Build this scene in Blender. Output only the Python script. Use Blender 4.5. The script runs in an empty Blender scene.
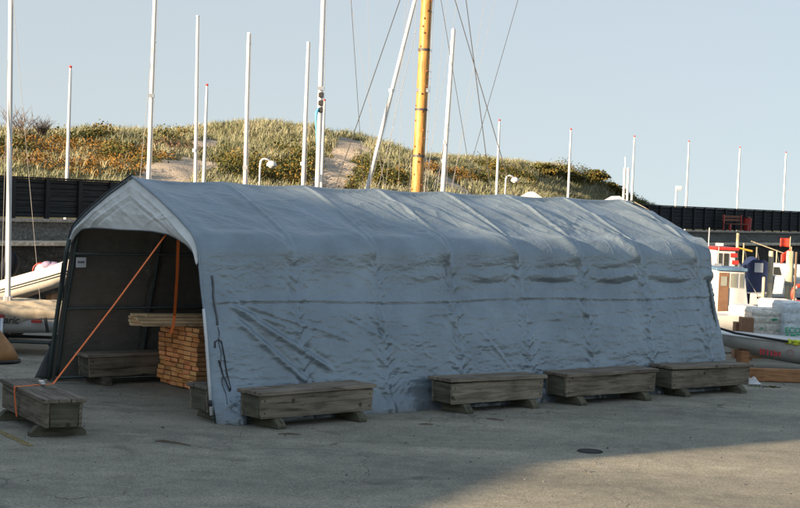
import bpy, bmesh, math, random
import numpy as np
from mathutils import Vector, Matrix
random.seed(7); rng = np.random.default_rng(11)
sc = bpy.context.scene
C = sc.collection
PI = math.pi
RAD = math.radians

# ------------------------------------------------------------------ camera
F_PX, PITCH, ROLL, EYE = 1534.68, .0356, .0398, 3.168
cp, sp, cr, sr = math.cos(PITCH), math.sin(PITCH), math.cos(ROLL), math.sin(ROLL)
fw = Vector((0, cp, -sp)); R0 = Vector((1, 0, 0)); U0 = Vector((0, sp, cp))
CRt = R0*cr + U0*sr; CU = -R0*sr + U0*cr
cam_d = bpy.data.cameras.new('camera'); cam = bpy.data.objects.new('camera', cam_d); C.objects.link(cam)
M = Matrix.Identity(4)
for i in range(3):
    M[i][0] = CRt[i]; M[i][1] = CU[i]; M[i][2] = -fw[i]
M[2][3] = EYE
cam.matrix_world = M
cam_d.sensor_width = 36; cam_d.lens = F_PX/800*36; cam_d.clip_start = .1; cam_d.clip_end = 6000
sc.camera = cam

def at(px, py, Y):
    """pixel of the 800x508 photo at depth Y -> point"""
    d = fw + CRt*((px-400)/F_PX) - CU*((py-254)/F_PX)
    return Vector((0, 0, EYE)) + d*(Y/d.y)
def flat(px, py, z=0):
    d = fw + CRt*((px-400)/F_PX) - CU*((py-254)/F_PX)
    return Vector((0, 0, EYE)) + d*((z-EYE)/d.z)

# ------------------------------------------------------------------ materials
def srgb(r, g, b):
    f = lambda c: ((c/255+.055)/1.055)**2.4 if c > 10 else c/255/12.92
    return (f(r), f(g), f(b), 1)
def lin(r, g=None, b=None):
    return (r, r if g is None else g, r if b is None else b, 1)
class NT:
    def __init__(s, name):
        s.m = bpy.data.materials.new(name); s.m.use_nodes = True
        s.t = s.m.node_tree; s.b = s.t.nodes['Principled BSDF']
    def n(s, typ, **k):
        x = s.t.nodes.new(typ)
        for a, v in k.items(): setattr(x, a, v)
        return x
    def l(s, a, b): s.t.links.new(a, b)
    def coord(s, scale=(1, 1, 1), kind='Object', rot=(0, 0, 0)):
        c = s.n('ShaderNodeTexCoord'); mp = s.n('ShaderNodeMapping')
        mp.inputs['Scale'].default_value = scale; mp.inputs['Rotation'].default_value = rot
        s.l(c.outputs[kind], mp.inputs[0]); return mp.outputs[0]
    def noise(s, vec, scale=5, detail=4, rough=.55, dist=0):
        x = s.n('ShaderNodeTexNoise'); x.inputs['Scale'].default_value = scale
        x.inputs['Detail'].default_value = detail; x.inputs['Roughness'].default_value = rough
        x.inputs['Distortion'].default_value = dist
        s.l(vec, x.inputs['Vector']); return x.outputs['Fac']
    def ramp(s, fac, stops, interp='LINEAR'):
        x = s.n('ShaderNodeValToRGB'); cr_ = x.color_ramp; cr_.interpolation = interp
        while len(cr_.elements) < len(stops): cr_.elements.new(.5)
        for e, (p, c) in zip(cr_.elements, stops): e.position = p; e.color = c
        s.l(fac, x.inputs[0]); return x.outputs[0]
    def mix(s, fac, a, b, mode='MIX'):
        x = s.n('ShaderNodeMix', data_type='RGBA', blend_type=mode)
        for sock, v in ((x.inputs[0], fac), (x.inputs[6], a), (x.inputs[7], b)):
            if isinstance(v, (int, float, tuple)): sock.default_value = v
            else: s.l(v, sock)
        return x.outputs[2]
    def math(s, op, a, b=0):
        x = s.n('ShaderNodeMath', operation=op)
        for sock, v in ((x.inputs[0], a), (x.inputs[1], b)):
            if isinstance(v, (int, float)): sock.default_value = v
            else: s.l(v, sock)
        return x.outputs[0]
    def bump(s, h, strength=.3, dist=.01):
        x = s.n('ShaderNodeBump'); x.inputs['Strength'].default_value = strength
        x.inputs['Distance'].default_value = dist; s.l(h, x.inputs['Height'])
        s.l(x.outputs[0], s.b.inputs['Normal']); return x
    def set(s, color=None, rough=.6, metal=0, spec=.5):
        if color is not None:
            if isinstance(color, tuple): s.b.inputs['Base Color'].default_value = color
            else: s.l(color, s.b.inputs['Base Color'])
        if isinstance(rough, (int, float)): s.b.inputs['Roughness'].default_value = rough
        else: s.l(rough, s.b.inputs['Roughness'])
        s.b.inputs['Metallic'].default_value = metal
        s.b.inputs['Specular IOR Level'].default_value = spec
        return s.m

def simple(name, col, rough=.5, metal=0, vary=.18, scale=6, bump=.1, spec=.5):
    """a paint or cloth with dirt, never a perfectly even colour"""
    s = NT(name); v = s.coord()
    a = s.noise(v, scale, 5, .6)
    b = s.noise(v, scale*7, 3, .6)
    dark = tuple(c*(1-vary) for c in col[:3])+(1,); lite = tuple(min(1, c*(1+vary*.5)) for c in col[:3])+(1,)
    c = s.ramp(a, [(.3, dark), (.6, col), (.8, lite)])
    s.bump(b, bump, .004)
    return s.set(c, rough, metal, spec)

def mat_asphalt():
    s = NT('asphalt'); v = s.coord()
    big = s.noise(v, .22, 4, .6, .4)
    vs = s.coord((.25, 1.1, 1), rot=(0, 0, RAD(-18)))
    band = s.noise(vs, .55, 4, .6, .6)
    mid = s.noise(v, 2.6, 5, .65)
    fine = s.noise(v, 38, 3, .7)
    vo = s.n('ShaderNodeTexVoronoi'); vo.inputs['Scale'].default_value = 60; s.l(v, vo.inputs['Vector'])
    speck = s.ramp(vo.outputs['Color'], [(.15, lin(.66)), (.5, lin(1.0)), (.85, lin(1.3)), (.97, lin(1.8))])
    c0 = s.ramp(big, [(.3, (.20, .186, .146, 1)), (.7, (.27, .25, .194, 1))])
    c1 = s.mix(.72, c0, s.ramp(band, [(.35, (.18, .169, .134, 1)), (.5, (.24, .223, .174, 1)), (.68, (.335, .305, .234, 1))]))
    c2 = s.mix(.7, c1, s.ramp(mid, [(.28, lin(.66)), (.5, lin(1)), (.72, lin(1.24))]), 'MULTIPLY')
    c3 = s.mix(.75, c2, speck, 'MULTIPLY')
    c4 = s.mix(.7, c3, s.ramp(fine, [(.3, lin(.6)), (.5, lin(1)), (.72, lin(1.45))]), 'MULTIPLY')
    # dark oil spots and cracks
    spot = s.noise(v, .9, 2, .5, 1.2)
    c5 = s.mix(s.ramp(spot, [(.62, lin(0)), (.74, lin(.55))]), c4, (.06, .058, .055, 1))
    cr_v = s.n('ShaderNodeTexVoronoi', feature='DISTANCE_TO_EDGE'); cr_v.inputs['Scale'].default_value = .55
    dn = s.n('ShaderNodeTexNoise'); dn.inputs['Scale'].default_value = 2.3; dn.inputs['Detail'].default_value = 5; s.l(v, dn.inputs['Vector'])
    wv = s.n('ShaderNodeVectorMath', operation='ADD'); 
    sc_ = s.n('ShaderNodeVectorMath', operation='SCALE'); sc_.inputs['Scale'].default_value = .55
    s.l(dn.outputs['Color'], sc_.inputs[0]); s.l(v, wv.inputs[0]); s.l(sc_.outputs[0], wv.inputs[1]); s.l(wv.outputs[0], cr_v.inputs['Vector'])
    crack = s.ramp(cr_v.outputs['Distance'], [(.0, lin(.8)), (.008, lin(0))])
    gate = s.ramp(s.noise(v, .35, 2), [(.5, lin(0)), (.6, lin(1))])
    cf = s.mix(1.0, crack, gate, 'MULTIPLY')
    c6 = s.mix(cf, c5, (.05, .048, .045, 1))
    gr = s.n('ShaderNodeVectorMath', operation='DOT_PRODUCT'); s.l(v, gr.inputs[0]); gr.inputs[1].default_value = (.62, -.785, 0)
    off_ = s.math('ADD', gr.outputs['Value'], s.math('MULTIPLY', s.noise(v, .8, 5, .7), 1.6))
    dustb = s.ramp(s.math('MULTIPLY', s.math('ADD', off_, 20), .1), [(.19, lin(0)), (.235, lin(.5)), (.30, lin(0))])
    c6 = s.mix(dustb, c6, (.33, .305, .245, 1))
    wt = s.n('ShaderNodeTexWave', wave_type='RINGS', rings_direction='Z'); wt.inputs['Scale'].default_value = .045; wt.inputs['Distortion'].default_value = 1.4; wt.inputs['Detail'].default_value = 3
    mp2 = s.n('ShaderNodeMapping'); mp2.inputs['Location'].default_value = (9, 4, 0); s.l(v, mp2.inputs[0]); s.l(mp2.outputs[0], wt.inputs['Vector'])
    ty = s.math('MULTIPLY', s.ramp(wt.outputs['Fac'], [(.90, lin(0)), (.97, lin(.5))]), s.ramp(s.noise(v, 3, 4, .7), [(.4, lin(.1)), (.65, lin(1))]))
    c6 = s.mix(ty, c6, (.10, .098, .088, 1))
    hgt = s.math('ADD', s.math('MULTIPLY', fine, .7), s.math('MULTIPLY', mid, .8))
    s.bump(hgt, .55, .012)
    return s.set(c6, .88, 0, .3)

def mat_wood(name, a, b, dark, axis='x', grain=1, knots=True, rough=.85, spread=.35):
    s = NT(name)
    sx = {'x': (1.2, 14, 14), 'y': (14, 1.2, 14), 'z': (14, 14, 1.2)}[axis]
    info = s.n('ShaderNodeObjectInfo')
    v = s.coord(sx)
    off = s.n('ShaderNodeVectorMath', operation='ADD'); s.l(v, off.inputs[0])
    cmb = s.n('ShaderNodeCombineXYZ'); r = s.math('MULTIPLY', info.outputs['Random'], 53)
    for i in range(3): s.l(r, cmb.inputs[i])
    s.l(cmb.outputs[0], off.inputs[1])
    g = s.noise(off.outputs[0], 1.1*grain, 6, .65, .8)
    base = s.ramp(g, [(.28, dark), (.45, a), (.62, b), (.8, a)])
    v2 = s.coord(); off2 = s.n('ShaderNodeVectorMath', operation='ADD'); s.l(v2, off2.inputs[0]); s.l(cmb.outputs[0], off2.inputs[1])
    blot = s.noise(off2.outputs[0], 2.2, 5, .6)
    c = s.mix(.75, base, s.ramp(blot, [(.25, lin(.45)), (.5, lin(1)), (.75, lin(1.25))]), 'MULTIPLY')
    if knots:
        vo = s.n('ShaderNodeTexVoronoi'); vo.inputs['Scale'].default_value = 2.6; s.l(off2.outputs[0], vo.inputs['Vector'])
        c = s.mix(s.ramp(vo.outputs['Distance'], [(.05, lin(.8)), (.12, lin(0))]), c, dark)
    tint = s.n('ShaderNodeHueSaturation'); s.l(c, tint.inputs['Color'])
    s.l(s.math('ADD', s.math('MULTIPLY', s.math('POWER', info.outputs['Random'], .7), spread), 1.02-spread*.6), tint.inputs['Value'])
    hr = s.math('FRACT', s.math('MULTIPLY', info.outputs['Random'], 17.3)); s.l(s.math('ADD', s.math('MULTIPLY', hr, spread*.03), .5-spread*.015), tint.inputs['Hue'])
    s.bump(g, .6, .006)
    return s.set(tint.outputs[0], rough, 0, .25)

def mat_tarp(name, col, inner, metal=.4, rough=(.28, .42), crk=.30):
    s = NT(name); v = s.coord()
    geo = s.n('ShaderNodeNewGeometry')
    m1 = s.noise(v, 1.3, 5, .6); m2 = s.noise(s.coord((1, 1, 3)), 6, 6, .7, .6)
    weave = s.n('ShaderNodeTexVoronoi'); weave.inputs['Scale'].default_value = 130; s.l(v, weave.inputs['Vector'])
    dark = tuple(c*.8 for c in col[:3])+(1,); lite = tuple(c*1.2 for c in col[:3])+(1,)
    c = s.ramp(m1, [(.3, dark), (.55, col), (.8, lite)])
    c = s.mix(.4, c, s.ramp(m2, [(.3, lin(.8)), (.6, lin(1.05))]), 'MULTIPLY')
    # splash dirt near the ground
    sep = s.n('ShaderNodeSeparateXYZ'); s.l(v, sep.inputs[0])
    zz = s.math('ADD', sep.outputs[2], s.math('MULTIPLY', s.noise(v, 5, 4), .45))
    c = s.mix(s.ramp(zz, [(.22, lin(.5)), (.62, lin(0))]), c, (.10, .095, .085, 1))
    c = s.mix(geo.outputs['Backfacing'], c, s.ramp(m1, [(.3, tuple(x*.75 for x in inner[:3])+(1,)), (.7, inner)]))
    # crumpled facets: warped cells, flattened so the creases run along the cloth
    def crumple(scale, st, warp):
        vv_ = s.coord(st); dn = s.n('ShaderNodeTexNoise'); dn.inputs['Scale'].default_value = scale*.55; dn.inputs['Detail'].default_value = 4; s.l(vv_, dn.inputs['Vector'])
        sc_ = s.n('ShaderNodeVectorMath', operation='SCALE'); sc_.inputs['Scale'].default_value = warp/scale; s.l(dn.outputs['Color'], sc_.inputs[0])
        ad = s.n('ShaderNodeVectorMath', operation='ADD'); s.l(vv_, ad.inputs[0]); s.l(sc_.outputs[0], ad.inputs[1])
        vo_ = s.n('ShaderNodeTexVoronoi'); vo_.inputs['Scale'].default_value = scale; s.l(ad.outputs[0], vo_.inputs['Vector']); return vo_.outputs['Distance']
    c1 = crumple(3.2, (1, 1, 2.6), 3.5); c2 = crumple(9, (1, 1, 2.0), 3.0); c3 = crumple(24, (1, 1, 1.4), 2.0)
    where = s.ramp(s.noise(s.coord((1, 1, 1.5)), 1.3, 4, .6), [(.42, lin(.08)), (.62, lin(1))])
    hh = s.math('ADD', s.math('ADD', s.math('MULTIPLY', c1, .30), s.math('MULTIPLY', s.math('MULTIPLY', c2, .55), where)), s.math('MULTIPLY', s.math('MULTIPLY', c3, .22), where))
    hh = s.math('ADD', hh, s.math('MULTIPLY', weave.outputs['Distance'], .012))
    s.bump(hh, crk, .05)
    s.b.inputs['Sheen Weight'].default_value = 0
    return s.set(c, s.ramp(m2, [(.3, lin(rough[0])), (.7, lin(rough[1]))]), metal, .6)

def mat_leaf(name, cols, rough=.75, trans=.0):
    s = NT(name); geo = s.n('ShaderNodeNewGeometry'); v = s.coord()
    n_ = len(cols)
    rnd = geo.outputs['Random Per Island']
    big = s.noise(v, .35, 3, .6)
    f = s.math('ADD', s.math('MULTIPLY', rnd, .45), s.math('MULTIPLY', big, .75))
    c = s.ramp(f, [(.2+.65*i/(n_-1), cols[i]) for i in range(n_)])
    s.set(c, rough, 0, .2)
    return s.m

def mat_board_wall():
    s = NT('tarred boards'); v = s.coord((1, 1, 1))
    g = s.noise(s.coord((.7, .7, 22)), 1, 5, .7)
    c = s.ramp(g, [(.3, (.014, .015, .016, 1)), (.55, (.03, .032, .034, 1)), (.8, (.075, .08, .08, 1))])
    w_ = s.n('ShaderNodeTexWave', wave_type='BANDS', bands_direction='Z'); w_.inputs['Scale'].default_value = 1.75; w_.inputs['Distortion'].default_value = .15
    s.l(v, w_.inputs['Vector'])
    line = s.ramp(w_.outputs['Fac'], [(.0, lin(1)), (.08, lin(0))])
    c = s.mix(line, c, (.004, .004, .004, 1))
    s.bump(s.math('SUBTRACT', g, line), .7, .02)
    return s.set(c, .8, 0, .25)

def mat_stone_wall(name, a, b, sc1=1.6):
    s = NT(name); v = s.coord()
    br = s.noise(s.coord((.5, .5, 2.5)), sc1, 6, .7, .4); n2 = s.noise(v, 11, 4, .7)
    c = s.ramp(br, [(.25, a), (.5, b), (.75, tuple(x*1.5 for x in b[:3])+(1,))])
    c = s.mix(.8, c, s.ramp(n2, [(.35, lin(.5)), (.55, lin(1)), (.72, lin(1.9))]), 'MULTIPLY')
    s.bump(n2, .8, .03); return s.set(c, .9, 0, .2)

def mat_water():
    s = NT('harbour water'); v = s.coord((1, 1, 1))
    s.bump(s.noise(v, 3.5, 4, .6), .35, .05)
    return s.set((.02, .035, .04, 1), .08, 0, .5)

def mat_dune():
    s = NT('dune ground'); v = s.coord()
    at_ = s.n('ShaderNodeAttribute', attribute_name='sandy')
    a = s.noise(v, .8, 6, .7); b = s.noise(v, 7, 5, .7)
    grass = s.ramp(a, [(.3, (.07, .062, .03, 1)), (.5, (.11, .10, .05, 1)), (.7, (.16, .14, .075, 1))])
    grass = s.mix(.7, grass, s.ramp(b, [(.3, lin(.5)), (.7, lin(1.4))]), 'MULTIPLY')
    sand = s.ramp(b, [(.3, (.30, .25, .195, 1)), (.7, (.44, .38, .31, 1))])
    k = s.math('ADD', at_.outputs['Fac'], s.math('MULTIPLY', s.math('SUBTRACT', b, .5), .8))
    c = s.mix(s.ramp(k, [(.42, lin(0)), (.55, lin(1))]), grass, sand)
    s.bump(b, .8, .08); return s.set(c, .95, 0, .1)

MAT = dict(
    asphalt=mat_asphalt(),
    oldwood=mat_wood('weathered grey timber', (.145, .122, .09, 1), (.24, .205, .155, 1), (.03, .023, .016, 1)),
    oldlid=mat_wood('weathered lid boards', (.155, .13, .1, 1), (.245, .21, .16, 1), (.04, .032, .024, 1)),
    footwood=mat_wood('mossy timber feet', (.085, .08, .055, 1), (.135, .125, .085, 1), (.03, .027, .017, 1), 'y'),
    stackwood=mat_wood('sawn larch', (.52, .25, .11, 1), (.66, .36, .18, 1), (.18, .075, .035, 1), 'x', 1, False, .7),
    endgrain=mat_wood('larch end grain', (.95, .38, .13, 1), (1, .52, .22, 1), (.20, .065, .025, 1), 'y', .5, False, .8, .6),
    longwood=mat_wood('pale sawn boards', (.66, .46, .26, 1), (.85, .63, .38, 1), (.3, .18, .09, 1), 'x', 1, True, .7),
    plank=mat_wood('brown scaffold plank', (.34, .17, .08, 1), (.42, .22, .11, 1), (.14, .07, .03, 1), 'x', 1, True, .8),
    pine=mat_wood('varnished pine spar', (.34, .17, .05, 1), (.45, .25, .085, 1), (.16, .06, .018, 1), 'z', 1.6, False, .45),
    knot=simple('pine knot', (.22, .06, .015, 1), .5),
    pile=mat_wood('grey mooring pile wood', (.36, .32, .22, 1), (.46, .42, .31, 1), (.14, .10, .06, 1), 'z'),
    tarp=mat_tarp('grey woven tarpaulin', (.215, .27, .312, 1), (.30, .285, .255, 1)),
    gable=mat_tarp('grey gable tarpaulin', (.66, .68, .66, 1), (.07, .068, .062, 1), 0, (.5, .6), .2),
    seam=simple('tarpaulin seam tape', (.12, .13, .14, 1), .6),
    hem=simple('black hem', (.02, .02, .022, 1), .6),
    steel=simple('galvanised tube', (.55, .56, .57, 1), .35, .8, .15, 20),
    greensteel=simple('dull green tube', (.075, .095, .09, 1), .5, .3, .2, 20),
    strap=simple('orange webbing', (1.0, .20, .03, 1), .65, vary=.25, scale=30, bump=.4),
    ratchet=simple('ratchet steel', (.7, .7, .7, 1), .3, .9),
    paper=simple('white paper', (.75, .75, .75, 1), .7, vary=.05),
    ink=simple('grey print', (.2, .2, .22, 1), .7),
    alu=simple('white mast paint', (.60, .60, .59, 1), .35, 0, .1, 3, .05),
    alugrey=simple('anodised mast', (.62, .63, .64, 1), .35, .35, .1, 3, .05),
    redcap=simple('red cap', (.5, .02, .02, 1), .4),
    wire=simple('stay wire', (.05, .05, .05, 1), .6, .0, .1),
    palewire=simple('pale rope', (.26, .255, .25, 1), .8),
    blue=simple('blue rope', (.08, .35, .6, 1), .7),
    boards=mat_board_wall(),
    post=simple('tarred post', (.012, .012, .013, 1), .8, vary=.4, scale=5, bump=.5),
    ledge=mat_stone_wall('pale concrete ledge', (.22, .20, .17, 1), (.34, .31, .27, 1)),
    sandledge=mat_stone_wall('sandy stone ledge', (.38, .32, .24, 1), (.55, .47, .36, 1)),
    stonewall=mat_stone_wall('dark quay wall', (.08, .083, .08, 1), (.14, .142, .135, 1), 2.2),
    stonewall2=mat_stone_wall('dark stone apron', (.016, .016, .015, 1), (.05, .046, .038, 1), 3.2),
    concrete=mat_stone_wall('quay concrete', (.2, .19, .18, 1), (.3, .29, .27, 1)),
    water=mat_water(), dune=mat_dune(),
    grass=mat_leaf('marram grass', [(.07, .088, .04, 1), (.13, .145, .075, 1), (.21, .21, .125, 1), (.36, .335, .235, 1)]),
    thicket=mat_leaf('buckthorn leaves', [(.018, .030, .010, 1), (.035, .048, .014, 1), (.06, .068, .018, 1), (.085, .08, .02, 1), (.20, .115, .022, 1)]),
    rust=mat_leaf('autumn rose leaves', [(.05, .06, .018, 1), (.11, .085, .02, 1), (.20, .095, .02, 1), (.25, .13, .03, 1)]),
    brownscrub=mat_leaf('dry heath twigs', [(.08, .045, .03, 1), (.13, .08, .05, 1), (.18, .12, .08, 1)]),
    bark=simple('bark', (.14, .10, .07, 1), .9),
    gel=simple('white gelcoat', (.58, .575, .56, 1), .3, 0, .1, 2.5, .05),
    geldirty=simple('dull grey hull', (.56, .56, .53, 1), .45, 0, .25, 3, .1),
    hypalon=simple('cream inflatable skin', (.66, .61, .52, 1), .5, 0, .14, 4, .1),
    black=simple('black rubber', (.02, .02, .022, 1), .6),
    navy=simple('navy cover cloth', (.004, .006, .014, 1), .7, spec=.15, vary=.3),
    bluecloth=simple('royal blue canvas', (.008, .02, .075, 1), .7, vary=.35),
    sailcover=simple('beige sail cover', (.60, .54, .45, 1), .8, vary=.3, bump=.4),
    tarpbeige=simple('beige boat cover', (.36, .31, .23, 1), .8, vary=.45, scale=5, bump=.6),
    glass=simple('dark window', (.03, .035, .035, 1), .08, 0, .2),
    paleglass=simple('hazed window', (.22, .23, .2, 1), .15, 0, .2),
    greyplastic=simple('clear grey plastic', (.42, .45, .48, 1), .3),
    bluetrim=simple('blue trim', (.09, .17, .27, 1), .5),
    bluegrey=simple('blue grey cover', (.20, .26, .33, 1), .7, vary=.3),
    red=simple('red paint', (.38, .03, .025, 1), .45, vary=.25),
    orangered=simple('orange red plastic', (.5, .04, .02, 1), .5, vary=.2),
    brown=simple('brown door', (.15, .08, .045, 1), .6, vary=.3),
    rustwood=simple('faded red brown boards', (.2, .075, .04, 1), .8, vary=.3),
    yellow=simple('yellow paint', (.55, .32, .04, 1), .5),
    worn=simple('worn yellow line', (.25, .19, .07, 1), .9, vary=.6, scale=14),
    lime=simple('yellow green cloth', (.62, .68, .05, 1), .7, vary=.35, scale=12, bump=.5),
    film=simple('wrapped film', (.82, .84, .82, 1), .28, 0, .4, 16, 1.0),
    filmblue=simple('wrapped bluish film', (.66, .74, .78, 1), .28, 0, .4, 16, 1.0),
    filmbeige=simple('wrapped sacks', (.76, .72, .63, 1), .35, 0, .45, 16, 1.0),
    green=simple('green print', (.05, .42, .22, 1), .5),
    carton=simple('brown cardboard', (.30, .16, .09, 1), .85, vary=.25),
    cone=simple('faded orange buoy', (.42, .20, .07, 1), .65, vary=.45, scale=3),
    purple=simple('lilac cloth', (.26, .20, .30, 1), .8, vary=.3),
    iron=simple('cast iron', (.02, .02, .02, 1), .9, .0, .4, 25, .5),
    turq=simple('turquoise paint', (.16, .45, .48, 1), .5),
    brick=mat_stone_wall('brick render', (.2, .1, .07, 1), (.3, .16, .11, 1)),
    roof=simple('roof felt', (.06, .06, .065, 1), .9),
    redtext=simple('red lettering', (.55, .02, .03, 1), .5), blacktext=simple('black lettering', (.02, .02, .02, 1), .5),
    palered=simple('faded red print', (.5, .25, .25, 1), .5),
)

# ------------------------------------------------------------------ mesh helpers
class MB:
    def __init__(s): s.v = []; s.f = []; s.mi = []
    def add(s, vs, fs, mi=0):
        o = len(s.v); s.v += [tuple(x) for x in vs]; s.f += [tuple(i+o for i in f) for f in fs]; s.mi += [mi]*len(fs); return s
    def box(s, x0, x1, y0, y1, z0, z1, mi=0, taper=0, M=None):
        t = taper
        vs = [Vector(p) for p in ((x0+t, y0+t, z0), (x1-t, y0+t, z0), (x1-t, y1-t, z0), (x0+t, y1-t, z0), (x0, y0, z1), (x1, y0, z1), (x1, y1, z1), (x0, y1, z1))]
        if M: vs = [M @ p for p in vs]
        return s.add(vs, [(0, 3, 2, 1), (4, 5, 6, 7), (0, 1, 5, 4), (1, 2, 6, 5), (2, 3, 7, 6), (3, 0, 4, 7)], mi)
    def tube(s, pts, r, n=8, mi=0, cap=True):
        pts = [Vector(p) for p in pts]
        rs = r if isinstance(r, (list, tuple)) else [r]*len(pts)
        rings = []
        ref = None
        for i, p in enumerate(pts):
            d = (pts[min(i+1, len(pts)-1)]-pts[max(i-1, 0)]).normalized()
            a = ref if ref is not None else (Vector((1, 0, 0)) if abs(d.x) < .9 else Vector((0, 1, 0)))
            u = (a - d*a.dot(d)).normalized(); w_ = d.cross(u); ref = u
            rings.append([p+(u*math.cos(2*PI*k/n)+w_*math.sin(2*PI*k/n))*rs[i] for k in range(n)])
        vs = [q for ri in rings for q in ri]; fs = []
        for i in range(len(pts)-1):
            for k in range(n):
                fs.append((i*n+k, i*n+(k+1) % n, (i+1)*n+(k+1) % n, (i+1)*n+k))
        if cap: fs += [tuple(range(n))[::-1], tuple((len(pts)-1)*n+k for k in range(n))]
        return s.add(vs, fs, mi)
    def prism(s, poly, z0, z1, mi=0, M=None):
        n = len(poly)
        vs = [Vector((x, y, z0)) for x, y in poly]+[Vector((x, y, z1)) for x, y in poly]
        if M: vs = [M @ p for p in vs]
        return s.add(vs, [tuple(range(n))[::-1], tuple(range(n, 2*n))]+[(i, (i+1) % n, n+(i+1) % n, n+i) for i in range(n)], mi)
    def grid(s, fn, nu, nv, mi=0):
        vs = [fn(i/nu, j/nv) for i in range(nu+1) for j in range(nv+1)]
        fs = [(i*(nv+1)+j, (i+1)*(nv+1)+j, (i+1)*(nv+1)+j+1, i*(nv+1)+j+1) for i in range(nu) for j in range(nv)]
        return s.add(vs, fs, mi)
    def sphere(s, c, rx, ry, rz, nu=12, nv=8, mi=0, top=False):
        c = Vector(c)
        def fn(a, b):
            th = b*PI*(.5 if top else 1); ph = a*2*PI
            return c+Vector((rx*math.sin(th)*math.cos(ph), ry*math.sin(th)*math.sin(ph), rz*math.cos(th)))
        return s.grid(fn, nu, nv, mi)
    def build(s, name, mats, parent=None, smooth=False, bevel=0, solid=0, subsurf=0, auto=False):
        me = bpy.data.meshes.new(name); me.from_pydata(s.v, [], s.f)
        if not isinstance(mats, (list, tuple)): mats = [mats]
        for m in mats: me.materials.append(m)
        if len(mats) > 1: me.polygons.foreach_set('material_index', s.mi)
        bm = bmesh.new(); bm.from_mesh(me)
        bmesh.ops.remove_doubles(bm, verts=bm.verts, dist=.00005)
        bmesh.ops.recalc_face_normals(bm, faces=bm.faces); bm.to_mesh(me); bm.free()
        if smooth or auto:
            me.polygons.foreach_set('use_smooth', [True]*len(me.polygons))
            if auto: me.set_sharp_from_angle(angle=RAD(38))
        me.update()
        o = bpy.data.objects.new(name, me); C.objects.link(o)
        if parent: o.parent = parent
        if bevel:
            b = o.modifiers.new('bevel', 'BEVEL'); b.width = bevel; b.segments = 2; b.limit_method = 'ANGLE'
        if subsurf:
            b = o.modifiers.new('sub', 'SUBSURF'); b.levels = subsurf; b.render_levels = subsurf
        if solid:
            b = o.modifiers.new('solid', 'SOLIDIFY'); b.thickness = solid
        return o
def tag(o, label, cat, group=None, kind=None):
    if label: o['label'] = label
    if cat: o['category'] = cat
    if group: o['group'] = group
    if kind: o['kind'] = kind
    return o
def thing(name, label, cat, loc=(0, 0, 0), rz=0, group=None):
    o = bpy.data.objects.new(name, None); C.objects.link(o)
    o.empty_display_size = .2
    o.location = loc; o.rotation_euler = (0, 0, rz)
    return tag(o, label, cat, group)
def dup(root, loc, rz, label=None, group=None):
    r = root.copy(); C.objects.link(r); r.location = loc; r.rotation_euler = (0, 0, rz)
    if label: r['label'] = label
    if group: r['group'] = group
    for ch in list(root.children):
        c = ch.copy(); C.objects.link(c); c.parent = r
        for g in list(ch.children):
            d = g.copy(); C.objects.link(d); d.parent = c
    return r
def text_obj(name, txt, size, mat, parent, loc, rot, extrude=.002, font_shear=0, label=None):
    cu = bpy.data.curves.new(name, 'FONT'); cu.body = txt; cu.size = size; cu.extrude = extrude; cu.shear = font_shear
    cu.align_x = 'CENTER'; cu.align_y = 'CENTER'; cu.offset = size*.02
    tmp = bpy.data.objects.new('tmp', cu); C.objects.link(tmp)
    bpy.context.view_layer.update()
    dg = bpy.context.evaluated_depsgraph_get()
    me = bpy.data.meshes.new_from_object(tmp.evaluated_get(dg)); me.name = name
    bpy.data.objects.remove(tmp)
    me.materials.clear(); me.materials.append(mat)
    o = bpy.data.objects.new(name, me); C.objects.link(o); o.parent = parent
    o.location = loc; o.rotation_euler = rot
    return o

# vectorised value noise
_T = {}
def vnoise(x, y, seed=0):
    if seed not in _T: _T[seed] = np.random.default_rng(seed).random((256, 256))
    T = _T[seed]
    xi = np.floor(x).astype(int); yi = np.floor(y).astype(int); fx = x-xi; fy = y-yi
    fx = fx*fx*(3-2*fx); fy = fy*fy*(3-2*fy)
    g = lambda a, b: T[a % 256, b % 256]
    return (g(xi, yi)*(1-fx)+g(xi+1, yi)*fx)*(1-fy)+(g(xi, yi+1)*(1-fx)+g(xi+1, yi+1)*fx)*fy
def fbm(x, y, seed=0, oct=4):
    s_ = 0; a = 1; t = 0
    for i in range(oct):
        s_ = s_+a*vnoise(x*2**i+17*i, y*2**i+31*i, seed+i); t += a; a *= .5
    return s_/t-.5
def sstep(a, b, x):
    t = np.clip((x-a)/(b-a), 0, 1); return t*t*(3-2*t)

def np_mesh(name, V, Fq, mat, parent=None, smooth=True):
    me = bpy.data.meshes.new(name)
    me.vertices.add(len(V)); me.vertices.foreach_set('co', V.astype(np.float32).ravel())
    k = Fq.shape[1]
    me.loops.add(Fq.size); me.loops.foreach_set('vertex_index', Fq.astype(np.int32).ravel())
    me.polygons.add(len(Fq)); me.polygons.foreach_set('loop_start', np.arange(0, Fq.size, k, dtype=np.int32))
    me.polygons.foreach_set('loop_total', np.full(len(Fq), k, dtype=np.int32))
    me.materials.append(mat)
    me.update(calc_edges=True); me.validate()
    me.polygons.foreach_set('use_smooth', np.full(len(me.polygons), smooth))
    o = bpy.data.objects.new(name, me); C.objects.link(o)
    if parent: o.parent = parent
    return o
def grid_faces(nu, nv):
    i, j = np.meshgrid(np.arange(nu-1), np.arange(nv-1), indexing='ij'); b = (i*nv+j).ravel()
    return np.stack([b, b+nv, b+nv+1, b+1], 1)

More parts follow.
